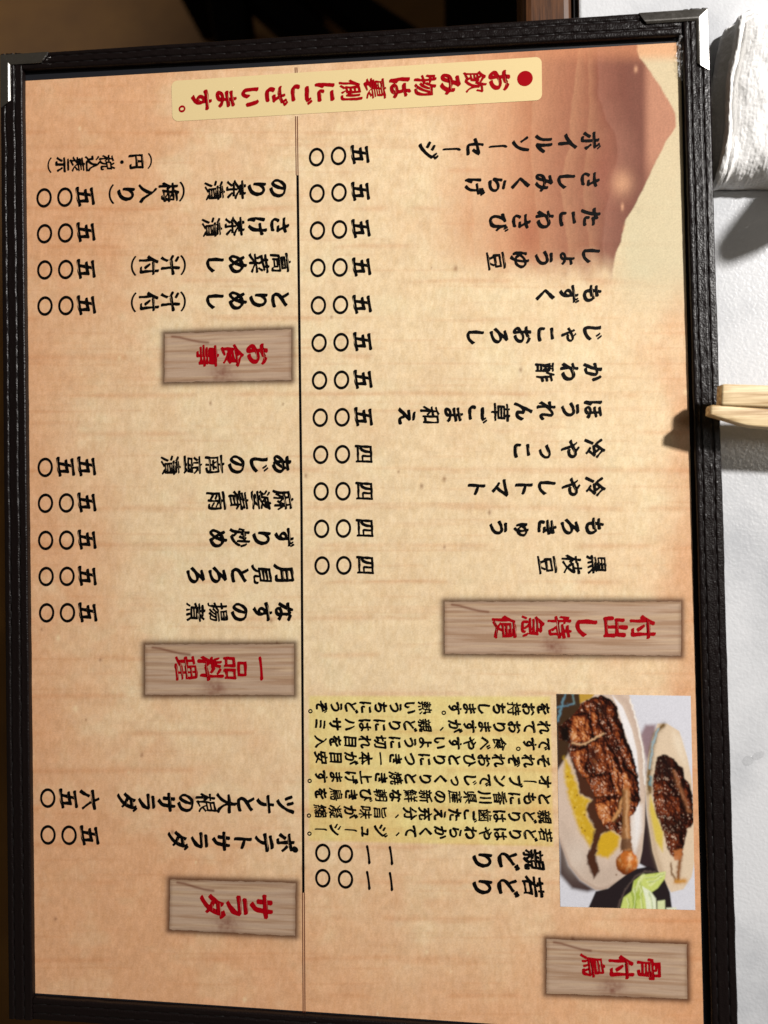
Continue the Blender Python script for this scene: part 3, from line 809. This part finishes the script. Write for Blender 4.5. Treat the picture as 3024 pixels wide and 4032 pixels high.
T('notice_lettering', '●お飲み物は裏側にございます。', rg(2, 609, 340), rg(1, 763, 440), 93, M_RED)
E1 = 81
dishes = [
    ('ボイルソーセージ', rg(2, 893, 607), rg(2, 193, 650), '五〇〇', rg(2, 1558 - 1659, 668), (1, 1558, 668), (1, 1368, 678)),
]
def dish(name, a, b, price, pa, pb):
    T('dish_name', name, a, b, E1); T('price', price, pa, pb, 80)
dish('ボイルソーセージ', rg(2, 893, 607), rg(2, 193, 650), '五〇〇', rg(1, 1558, 668), rg(1, 1368, 679))
dish('さしみくらげ', rg(2, 892, 775), rg(2, 390, 804), '五〇〇', rg(1, 1560, 827), rg(1, 1370, 836))
dish('たこわさび', rg(2, 895, 937), rg(2, 495, 962), '五〇〇', rg(1, 1562, 987), rg(1, 1372, 996))
dish('しょうゆ豆', rg(4, 898, 5), rg(4, 485, 30), '五〇〇', rg(3, 1565, 56), rg(3, 1374, 60))
dish('もずく', rg(4, 900, 172), rg(4, 698, 178), '五〇〇', rg(3, 1567, 217), rg(3, 1376, 222))
dish('じゃこおろし', rg(4, 903, 338), rg(4, 398, 357), '五〇〇', rg(3, 1569, 379), rg(3, 1379, 384))
dish('かわ酢', rg(4, 905, 508), rg(4, 698, 511), '五〇〇', rg(3, 1571, 542), rg(3, 1381, 546))
dish('ほうれん草ごま和え', rg(4, 906, 668), rg(4, 100, 700), '五〇〇', rg(3, 1573, 704), rg(3, 1384, 707))
dish('冷やっこ', rg(4, 910, 840), rg(4, 598, 848), '四〇〇', rg(3, 1574, 864), rg(3, 1386, 867))
dish('冷やしトマト', rg(4, 912, 1005), rg(4, 400, 1011), '四〇〇', rg(3, 1576, 1024), rg(3, 1388, 1026))
dish('もろきゅう', rg(6, 910, 80), rg(6, 495, 85), '四〇〇', rg(5, 1578, 87), rg(5, 1390, 90))
dish('黒枝豆', rg(6, 920, 243), rg(6, 706, 246), '四〇〇', rg(5, 1580, 247), rg(5, 1392, 249))
T('tax_note', '（円・税込表示）', rg(1, 655, 695), rg(1, 208, 714), 62)
dish('のり茶漬（梅入り）', rg(1, 1205, 812), rg(1, 473, 840), '五〇〇', rg(1, 371, 849), rg(1, 191, 855))
LINES[-2] = LINES[-2][:6] + ('gap4',)
dish('さけ茶漬', rg(1, 1210, 972), rg(1, 915, 981), '五〇〇', rg(1, 374, 1003), rg(1, 193, 1010))
dish('高菜めし（汁付）', rg(3, 1213, 38), rg(3, 569, 52), '五〇〇', rg(3, 375, 65), rg(3, 194, 69))
LINES[-2] = LINES[-2][:6] + ('gap4',)
dish('とりめし（汁付）', rg(3, 1213, 196), rg(3, 569, 209), '五〇〇', rg(3, 376, 221), rg(3, 195, 225))
LINES[-2] = LINES[-2][:6] + ('gap4',)
dish('あじの南蛮漬', rg(3, 1218, 906), rg(3, 737, 912), '五五〇', rg(3, 377, 918), rg(3, 196, 922))
dish('麻婆春雨', rg(3, 1224, 1062), rg(3, 937, 1066), '五〇〇', rg(3, 378, 1074), rg(3, 197, 1077))
dish('ずり炒め', rg(5, 1228, 128), rg(5, 942, 130), '五〇〇', rg(5, 379, 138), rg(5, 198, 140))
dish('月見とろろ', rg(5, 1228, 287), rg(5, 848, 291), '五〇〇', rg(5, 380, 295), rg(5, 200, 296))
dish('なすの揚煮', rg(5, 1230, 447), rg(5, 846, 450), '五〇〇', rg(5, 382, 452), rg(5, 202, 453))
dish('ツナと大根のサラダ', rg(7, 1236, 184), rg(7, 548, 171), '六五〇', rg(7, 390, 163), rg(7, 207, 156))
dish('ポテトサラダ', rg(7, 1238, 349), rg(7, 768, 337), '五〇〇', rg(7, 390, 318), rg(7, 208, 315))
T('dish_name', '親どり', rg(8, 648, 423), rg(8, 428, 423), 88); T('price', '一一〇〇', rg(8, 30, 404), rg(7, 1395, 393), 80)
T('dish_name', '若どり', rg(8, 645, 538), rg(8, 428, 538), 88); T('price', '一一〇〇', rg(8, 30, 516), rg(7, 1395, 502), 80)
HE = 99
T('heading_lettering', 'お食事', rg(3, 1115, 432), rg(3, 897, 440), 92, M_RED)
T('heading_lettering', '一品料理', rg(5, 1127, 693), rg(5, 803, 692), HE, M_RED)
T('heading_lettering', 'サラダ', rg(7, 1130, 625), rg(7, 918, 620), HE, M_RED)
T('heading_lettering', '付出し特急便', rg(6, 1117, 516), rg(6, 522, 513), HE, M_RED)
T('heading_lettering', '骨付鳥', rg(8, 1147, 895), rg(8, 903, 880), HE, M_RED)
desc = ['若どりはやわらかくて、ジューシー。', '親どりは歯ごたえ充分、旨味が凝縮。', 'ともに香川県産の新鮮な朝びき鳥を', 'オーブンでじっくりと焼き上げます。',
        'それぞれおひとりにつき一本が目安', 'です。食べやすいように切れ目を入', 'れておりますが、親どりにはハサミ', 'をお持ちします。熱いうちにどうぞ。']
dpos = [(rg(8, 698, 315), rg(7, 1387, 290)), (rg(8, 694, 238), rg(7, 1385, 212)), (rg(8, 695, 160), rg(7, 1388, 138)), (rg(8, 697, 85), rg(7, 1388, 62)),
        (rg(6, 690, 1094), rg(5, 1388, 1078)), (rg(6, 694, 1020), rg(5, 1386, 1008)), (rg(6, 694, 948), rg(5, 1384, 933)), (rg(6, 690, 869), rg(5, 1390, 858))]
for s, (a, b) in zip(desc, dpos): T('description_line', s, a, b, 57, M_INK, 16)

chars = sorted({ch for L in LINES for ch in L[1] if ch not in '●〇ー一。'})
# glyph outlines from the built-in font, reshaped into brush strokes
tmp = []
for ch in chars:
    cu = bpy.data.curves.new('glyph', 'FONT'); cu.body = ch; cu.resolution_u = 4
    o = bpy.data.objects.new('glyph', cu); COL.objects.link(o); tmp.append(o)
dg = bpy.context.evaluated_depsgraph_get(); dg.update()
KANA_SMALL = 'ゃゅょっャュョッ'
def sample(sp):
    bp = sp.bezier_points; n = len(bp); out = []
    for i in range(n):
        a, b = bp[i], bp[(i + 1) % n]
        p0, p1, p2, p3 = [np.array(v[:2]) for v in (a.co, a.handle_right, b.handle_left, b.co)]
        m = max(1, int(np.linalg.norm(p3 - p0) / 0.022))
        for k in range(m):
            t = k / m
            out.append((1 - t) ** 3 * p0 + 3 * (1 - t) ** 2 * t * p1 + 3 * (1 - t) * t * t * p2 + t ** 3 * p3)
    return np.array(out)
def parea(p):
    x, y = p[:, 0], p[:, 1]; return 0.5 * np.sum(x * np.roll(y, -1) - np.roll(x, -1) * y)
NG = 84; CELL = 1.32 / (NG - 1)
gx, gy = np.meshgrid(-0.16 + np.arange(NG) * CELL, -0.28 + np.arange(NG) * CELL, indexing='ij')
def sdf(X, Y, loops):
    D = np.full(X.shape, 1e9); W = np.zeros(X.shape, int)
    for p in loops:
        q = np.roll(p, -1, 0)
        for (x1, y1), (x2, y2) in zip(p, q):
            dx, dy = x2 - x1, y2 - y1; L = dx * dx + dy * dy
            if L < 1e-12: continue
            t = np.clip(((X - x1) * dx + (Y - y1) * dy) / L, 0, 1)
            D = np.minimum(D, (X - x1 - t * dx) ** 2 + (Y - y1 - t * dy) ** 2)
            if y1 != y2:
                c = ((y1 > Y) != (y2 > Y)) & (X < dx * (Y - y1) / dy + x1)
                W += c * (1 if y2 > y1 else -1)
    return np.where(W != 0, 1, -1) * np.sqrt(D)
def shift(A, i, j):
    """sample the field a fraction of cells away"""
    i0, j0 = int(math.floor(i)), int(math.floor(j)); fi, fj = i - i0, j - j0
    P_ = np.pad(A, 6, mode='edge')
    def g_(a, b): return P_[6 + a:6 + a + NG, 6 + b:6 + b + NG]
    return (g_(i0, j0) * (1 - fi) + g_(i0 + 1, j0) * fi) * (1 - fj) + (g_(i0, j0 + 1) * (1 - fi) + g_(i0 + 1, j0 + 1) * fi) * fj
def field_mesh(S):
    """filled outline of S > 0 on the glyph grid, as flat faces"""
    V, Fs, idx = [], [], {}
    def node(i, j):
        k = (i, j)
        if k not in idx: idx[k] = len(V); V.append((gx[i, j], gy[i, j]))
        return idx[k]
    def cross(a, b):
        k = (min(a, b), max(a, b))
        if k not in idx:
            sa, sb = S[k[0]], S[k[1]]; t = sa / (sa - sb); idx[k] = len(V)
            V.append((gx[k[0]] + (gx[k[1]] - gx[k[0]]) * t, gy[k[0]] + (gy[k[1]] - gy[k[0]]) * t))
        return idx[k]
    ins = S > 0
    cnt = ins[:-1, :-1].astype(int) + ins[1:, :-1] + ins[1:, 1:] + ins[:-1, 1:]
    for j in range(NG - 1):
        i = 0
        while i < NG - 1:
            c = cnt[i, j]
            if c == 4:
                i1 = i
                while i1 < NG - 1 and cnt[i1, j] == 4: i1 += 1
                Fs.append((node(i, j), node(i1, j), node(i1, j + 1), node(i, j + 1))); i = i1; continue
            if c:
                cs = [(i, j), (i + 1, j), (i + 1, j + 1), (i, j + 1)]; f = []
                for k in range(4):
                    a, b = cs[k], cs[(k + 1) % 4]
                    if ins[a]: f.append(node(*a))
                    if ins[a] != ins[b]: f.append(cross(a, b))
                if len(f) > 2: Fs.append(tuple(f))
            i += 1
    return np.array(V).reshape(-1, 2), Fs
GLYPH = {}; HEAVY = {}
HEAVY_CHARS = {ch for L in LINES if L[5] is M_RED for ch in L[1]}
def brush_glyph(loops, h, kana, ch, heavy=False):
    S = sdf(gx, gy, loops)
    if ch in '（）・、':
        S = S + 0.012
    else:
        dens = (S > 0).mean()                       # crowded characters get a finer nib
        nib = (0.058 if kana else (0.05 if dens < 0.16 else 0.036)) * (1.12 if heavy else 1)
        k = nib / CELL
        U_ = np.maximum.reduce([shift(S, -k * t * 0.75, k * t * 0.8) for t in (-0.5, -0.17, 0.17, 0.5)])
        lo = fbm(gx * 4.0 + 3, gy * 4.0 + 5, h, 2) - 0.5
        base_w = (0.020 if kana else (0.017 if dens < 0.16 else 0.010)) + (0.004 if heavy else 0)
        S = U_ + base_w + lo * 0.058
    if ch in '料理品飲裏側': S = S - 0.008
    V, Fs = field_mesh(S)
    V = V - np.array([0.5, 0.38])
    if ch not in '（）・、':
        x, y = V[:, 0].copy(), V[:, 1].copy()
        y = y + 0.11 * x + 0.022 * np.sin(x * 5 + h); x = x * 0.98 + 0.016 * np.sin(y * 5 + h * 2)
        V = np.stack([x, y], 1)
    return V, Fs
for ch, o in zip(chars, tmp):
    cu = o.to_curve(dg, apply_modifiers=False)
    loops = [sample(s) for s in cu.splines if s.type == 'BEZIER' and len(s.bezier_points) > 2]
    o.to_curve_clear()
    kana = '\u3040' <= ch <= '\u30ff'
    GLYPH[ch] = brush_glyph(loops, ord(ch) % 97, kana, ch)
    if ch in HEAVY_CHARS: HEAVY[ch] = brush_glyph(loops, ord(ch) % 97, kana, ch, True)
for o in tmp:
    d = o.data; bpy.data.objects.remove(o); bpy.data.curves.remove(d)

def ring_glyph(rx, ry, th, n=40):
    V = []; Fs = []
    for i in range(n):
        a = 2 * math.pi * i / n; c_, s_ = math.cos(a), math.sin(a); t2 = th * (1 + 0.12 * math.sin(a * 2 + 1))
        V += [(rx * c_, ry * s_), ((rx - t2) * c_, (ry - t2) * s_)]
    for i in range(n):
        j = (i + 1) % n; Fs.append((2 * i, 2 * j, 2 * j + 1, 2 * i + 1))
    return np.array(V), Fs
GLYPH['〇'] = ring_glyph(0.465, 0.385, 0.122)
GLYPH['。'] = ring_glyph(0.16, 0.16, 0.085, 20)
a_ = np.linspace(0, 2 * math.pi, 40, endpoint=False)
GLYPH['●'] = (np.stack([np.cos(a_) * 0.33, np.sin(a_) * 0.33], 1), [tuple(range(40))])
def brush(pts):
    """tapering brush stroke through (x, y, half width)"""
    pts = np.array(pts); n = len(pts); tn = np.gradient(pts[:, :2], axis=0); tn /= np.linalg.norm(tn, axis=1)[:, None]
    nr = np.stack([-tn[:, 1], tn[:, 0]], 1)
    V = np.concatenate([pts[:, :2] + nr * pts[:, 2:], pts[:, :2] - nr * pts[:, 2:]])
    return V, [(i, i + 1, n + i + 1, n + i) for i in range(n - 1)]
GLYPH['ー'] = brush([(0.05, 0.47, 0.006), (0.06, 0.43, 0.05), (0.03, 0.36, 0.072), (0.0, 0.25, 0.058), (0.0, 0.0, 0.052), (0.0, -0.3, 0.052), (0.01, -0.4, 0.05), (0.02, -0.455, 0.03), (0.02, -0.475, 0.004)])
GLYPH['一'] = brush([(-0.47, -0.03, 0.006), (-0.44, -0.04, 0.05), (-0.38, -0.04, 0.064), (-0.28, -0.02, 0.055), (0.0, 0.02, 0.05), (0.28, 0.045, 0.055), (0.38, 0.05, 0.07), (0.44, 0.035, 0.05), (0.48, 0.02, 0.005)])

def column_axes(p):
    """local up (towards the head of the menu) and right directions on the page at photograph pixel p"""
    H = homog([(0, 0), (1, 0), (1, 1), (0, 1)], PG); Hi = np.linalg.inv(H)
    q = Hi @ np.array([p[0], p[1], 1]); u, v = q[:2] / q[2]
    def f(u, v):
        w = H @ np.array([u, v, 1]); w = w / w[2]; return at(w[0], w[1], 0.0)[:2]
    du = f(u + 0.01, v) - f(u - 0.01, v)
    up = du / np.linalg.norm(du)
    return up, np.array([up[1], -up[0]])
ZL = {'heading_lettering': 0.00013, 'notice_lettering': 0.00013}
for (name, text, a, b, em, mat, n) in LINES:
    VV, FF = [], []
    gap4 = n == 'gap4'
    cells = []
    pos = 0.0
    for i, ch in enumerate(text):
        if gap4:
            if ch == '（': pos += 0.42
            cells.append((ch, pos)); pos += 1.0 if ch not in '（' else 0.68
            if i + 1 < len(text) and text[i + 1] == '）': pos -= 0.2
        else:
            cells.append((ch, pos)); pos += 1.0
    last = cells[-1][1]
    if isinstance(n, int): last = n - 1
    up, rt = column_axes(a)
    z = ZL.get(name, 0.00007)
    pw = np.linalg.norm(at(a[0] + 50, a[1], 0) - at(a[0] - 50, a[1], 0)) / 100
    for ch, ps in cells:
        t = ps / last
        c_ = at(a[0] + (b[0] - a[0]) * t, a[1] + (b[1] - a[1]) * t, 0.0)[:2]
        G, Fs = HEAVY.get(ch, GLYPH[ch]) if mat is M_RED else GLYPH[ch]; G = G.copy(); s = em * pw
        if ch in '（）': G = np.stack([G[:, 1], -G[:, 0]], 1) * 1.0 + np.array([0, 0.22 if ch == '（' else -0.22])
        if ch in KANA_SMALL: G = G * 0.95 + np.array([0.10, 0.06])
        if ch == '、': G = G + np.array([0.52, 0.42])
        if ch == '。': G = G + np.array([0.34, 0.26])
        if ch == '〇': s = 80 * pw
        ang = random.uniform(-0.03, 0.03)
        G = np.stack([G[:, 0] * math.cos(ang) - G[:, 1] * math.sin(ang), G[:, 0] * math.sin(ang) + G[:, 1] * math.cos(ang)], 1)
        b0 = len(VV)
        XY = c_ + G[:, :1] * s * rt + G[:, 1:] * s * up
        VV += [(x, y, z) for x, y in XY]; FF += [tuple(b0 + k for k in f) for f in Fs]
    o = obj(name, np.array(VV), FF, mat, page)
    bm = bmesh.new(); bm.from_mesh(o.data)
    for f in bm.faces:
        if f.normal.z < 0: f.normal_flip()
    bm.to_mesh(o.data); bm.free()

# wrinkled clear film torn at the top corner of the page
n = 26
Xf, Yf, Uf, Vf = quad_uv([(2650, 150), (2690, 146), (2692, 330), (2640, 300)], 14, 40)
zf = 0.0003 + 0.0020 * np.abs(fbm(Xf / 12, Yf / 14, 101, 3) - 0.5) * 2 * sstep(0, .25, Uf)
film_f = grid_faces(14, 40)[:, ::-1]
ragged = (Uf + (fbm(Xf / 9, Yf / 9, 103, 3) - .5) * 0.9 + np.abs(Vf - .45) * -0.7).ravel()
film_f = film_f[ragged[film_f].min(1) > 0.22]
obj('clear_film', at(Xf, Yf, 0.0).reshape(-1, 3) + np.stack([np.zeros(Xf.size), np.zeros(Xf.size), zf.ravel()], 1), film_f, M_FILM, menu)

# ------------------------------------------------------------------ chopsticks
def stick(name, tip_px, dir_px, z_tip, wid, thick, length, drop, label, chamfer=0.0):
    p0 = at(*tip_px, z_tip); p1 = at(*dir_px, z_tip)
    d = (p1 - p0); d /= np.linalg.norm(d)
    dirv = np.array([d[0], d[1], -drop]); dirv /= np.linalg.norm(dirv)
    side = np.array([-d[1], d[0], 0.0]); upv = np.cross(dirv, side); upv = upv if upv[2] > 0 else -upv
    stations = [0, 0.0006, 0.003, 0.006, 0.010, 0.013, 0.03, length * 0.5, length - 0.002, length]
    prof = []
    for a in range(20):
        th = 2 * math.pi * a / 20; c_, s_ = math.cos(th), math.sin(th); e = 0.24
        prof.append((math.copysign(abs(c_) ** e, c_), math.copysign(abs(s_) ** e, s_)))
    V = []
    for st in stations:
        sc = 0.94 if st in (0, length) else 1.0
        cut = chamfer * max(0.0, 1 - st / 0.0115)
        for y, z in prof:
            yy = y * wid / 2 * sc; zz = z * thick / 2 * sc
            lo = -wid / 2 + cut
            if yy < lo: yy = lo + (yy + wid / 2) * 0.1
            V.append(p0 + dirv * st + side * yy + upv * zz)
    k = len(prof); m = len(stations)
    Fc = [(i * k + j, i * k + (j + 1) % k, (i + 1) * k + (j + 1) % k, (i + 1) * k + j) for i in range(m - 1) for j in range(k)]
    Fc += [tuple(range(k))[::-1], tuple(range((m - 1) * k, m * k))]
    base_p = p0 + dirv * length * 0.5
    root = bpy.data.objects.new
    V = np.array(V) - base_p
    o = obj(name, V, Fc, M_CHOP, None)
    o.location = base_p
    bm = bmesh.new(); bm.from_mesh(o.data); bmesh.ops.recalc_face_normals(bm, faces=bm.faces); bm.to_mesh(o.data); bm.free()
    for pl in o.data.polygons: pl.use_smooth = len(pl.vertices) == 4
    tag(o, label, 'chopstick', 'pair of disposable wooden chopsticks')
    return o
stick('chopstick', (2832, 1558), (3024, 1563), 0.0102, 0.0062, 0.0043, 0.205, 0.040, 'upper wooden chopstick of the pair, blunt end lying short of the menu edge')
stick('chopstick', (2787, 1634), (3024, 1650), 0.0099, 0.0054, 0.0042, 0.205, 0.040, 'lower wooden chopstick of the pair, slanted tip reaching over the menu edge', 0.0026)

# small rest the chopsticks lie on, beside the frame
rp0 = at(3024, 1600, Z_TABLE)
rest_x = float(rp0[0]) + 0.022
V = []; prof = [(-0.006, 0), (-0.0055, 0.006), (-0.003, 0.0077), (0.003, 0.0077), (0.0055, 0.006), (0.006, 0)]
ys = [-0.016, -0.014, 0.012, 0.014]
ry = float(rp0[1])
for i, y in enumerate(ys):
    sc = 0.85 if i in (0, 3) else 1
    V += [(rest_x + px * sc, ry + y, Z_TABLE + pz * (0.94 if i in (0, 3) else 1)) for px, pz in prof]
k = 6
Fc = [(i * k + j, i * k + (j + 1) % k, (i + 1) * k + (j + 1) % k, (i + 1) * k + j) for i in range(3) for j in range(k)] + [tuple(range(k))[::-1], tuple(range(18, 24))]
ro = obj('chopstick_rest', V, Fc, M_CERAMIC, None)
tag(ro, 'small white ceramic rest under the wooden chopsticks on the table', 'chopstick rest')

# ------------------------------------------------------------------ towel
def towel():
    ns, nt = 320, 340
    s = np.linspace(0, 1, ns)                      # along the roll, from head of the picture downwards
    ypx = 2 + s * 690
    # profile: (offset px from ridge line, z mm) outer flap -> ridge -> groove -> body -> back
    prof = np.array([(-10, 0.3), (-14, 3), (-12, 6), (2, 7.5), (12, 8), (8, 9.5), (-1, 12), (1, 14.5), (10, 16), (21, 15.2), (31, 10.6), (40, 9.6), (50, 12.6), (76, 14.4), (110, 15.2), (150, 15.8), (200, 16.5), (300, 18), (420, 19), (560, 19), (680, 17), (720, 10), (716, 0.3)], float)
    cl = np.concatenate([[0], np.cumsum(np.hypot(np.diff(prof[:, 0]) / 12.6, np.diff(prof[:, 1])))])
    tt = np.linspace(0, cl[-1], nt)
    # denser near the visible side
    tt = cl[-1] * (np.linspace(0, 1, nt) ** 1.7)
    ox = np.interp(tt, cl, prof[:, 0]); oz = np.interp(tt, cl, prof[:, 1])
    for _ in range(4):
        ox[1:-1] = ox[1:-1] * .5 + (ox[:-2] + ox[2:]) * .25; oz[1:-1] = oz[1:-1] * .5 + (oz[:-2] + oz[2:]) * .25
    ridge = np.interp(ypx, [30, 65, 217, 326, 506, 687, 745], [2960, 2912, 2884, 2860, 2853, 2826, 2832])
    flap = np.interp(ypx, [30, 110, 290, 345, 400, 745], [0, 30, 38, 54, 46, 20])   # how far the flap sticks out
    endr = np.sqrt(np.clip(1 - np.clip(np.abs(s - 0.5) * 2, 0, 1) ** 6, 0.0, 1)) * 0.94 + 0.06
    Z = oz[None, :] * endr[:, None] * np.interp(ox, [20, 90, 200], [0.70, 0.68, 0.68])[None, :]
    fl = sstep(9.5, 4, oz)[None, :] * (np.arange(nt) < nt * 0.5)[None, :]
    XPX = ridge[:, None] + ox[None, :] - fl * flap[:, None] * 0.75
    YPX = ypx[:, None] + ((fbm(tt / 7, tt * 0 + 2.2, 121, 3) - .5) * 34)[None, :] * (sstep(.4, 1, s)[:, None] - .4 * sstep(.6, 0, s)[:, None])
    # groove fades out towards the lower end
    gr = sstep(0.72, 0.9, s)[:, None] * np.exp(-((ox[None, :] - 40) / 16) ** 2) * (oz[None, :] > 10)
    Z = Z + gr * 3.0
    Z = Z + 34 * np.exp(-((ox[None, :] - 560) / 110) ** 2) * sstep(0.55, 0.85, s)[:, None] * sstep(1.0, .97, s)[:, None] * (oz[None, :] > 12)
    W = at(XPX, YPX, 0.004); W[..., 2] = Z_TABLE + 0.0004 + Z / 1000.0
    # soft waves and terry loops
    du = np.gradient(W, axis=0); dv = np.gradient(W, axis=1)
    N = np.cross(dv, du); N /= np.linalg.norm(N, axis=-1, keepdims=True) + 1e-12
    if np.median(N[:, nt // 2:, 2]) < 0: N = -N
    ss = ypx[:, None] / 12.6; tv = tt[None, :]
    h = (fbm(ss / 9, tv / 6, 111, 3) - .5) * 1.3 + (fbm(ss / 2.2, tv / 2.0, 113, 3) - .5) * 0.3
    h = h + (vnoise(ss / 0.75, tv / 0.42, 115) - .5) * 0.15 + 0.03 * np.sin(tv * 2 * np.pi / 1.15 + 1.2 * fbm(ss / 4, tv / 6, 117, 2))
    low = (Z / 1000 < 0.0012)
    W = W + N * (h / 1000)[..., None] * (~low)[..., None]
    W[..., 2] = np.maximum(W[..., 2], Z_TABLE + 0.0003)
    Fs = grid_faces(ns, nt)
    V = list(W.reshape(-1, 3))
    F_all = [tuple(f) for f in Fs]
    F_all.append(tuple(range(nt))); F_all.append(tuple((ns - 1) * nt + i for i in range(nt))[::-1])
    cpt = np.array([W[..., 0].mean(), W[..., 1].mean(), Z_TABLE])
    o = obj('towel', W.reshape(-1, 3) - cpt, F_all, M_TOWEL, None)
    o.location = cpt
    bm = bmesh.new(); bm.from_mesh(o.data); bmesh.ops.recalc_face_normals(bm, faces=bm.faces); bm.to_mesh(o.data); bm.free()
    o.data.polygons.foreach_set('use_smooth', np.ones(len(o.data.polygons), bool))
    tag(o, 'rolled white terry hand towel lying beside the metal corner of the menu', 'towel')
    return o
towel()

def water_mark():
    p = at(2962, 2988, Z_TABLE)
    root = np.array([p[0], p[1], Z_TABLE])
    V, Fc = [], []
    m, nt, b = new_mat('dried_water')
    b.inputs['Base Color'].default_value = (0.30, 0.31, 0.32, 1); b.inputs['Alpha'].default_value = 0.11; b.inputs['Roughness'].default_value = 0.08
    for cx_, cy_, rx_, ry_, an in ((-0.0013, -0.0006, 0.0020, 0.0013, 0.4), (0.0017, 0.0010, 0.0018, 0.0012, 0.5)):
        b0 = len(V); K = 28
        rings = ((1.0, 0.00002), (0.86, 0.00016), (0.7, 0.00014), (0.3, 0.00012))
        for r, z in rings:
            for k in range(K):
                a = 2 * math.pi * k / K; w = 1 + 0.10 * math.sin(2 * a + cx_ * 900) + 0.05 * math.sin(5 * a)
                x, y = rx_ * r * w * math.cos(a), ry_ * r * w * math.sin(a)
                V.append((root[0] + cx_ + x * math.cos(an) - y * math.sin(an), root[1] + cy_ + x * math.sin(an) + y * math.cos(an), Z_TABLE + z))
        for i in range(3):
            for k in range(K):
                Fc.append((b0 + i * K + k, b0 + i * K + (k + 1) % K, b0 + (i + 1) * K + (k + 1) % K, b0 + (i + 1) * K + k))
        Fc.append(tuple(b0 + 3 * K + k for k in range(K)))
    V = np.array(V) - root
    o = obj('water_drop', V, Fc, m, None, smooth=True); o.location = root
    tag(o, 'small figure eight shaped water drop on the white table right of the menu', 'water drop')
water_mark()
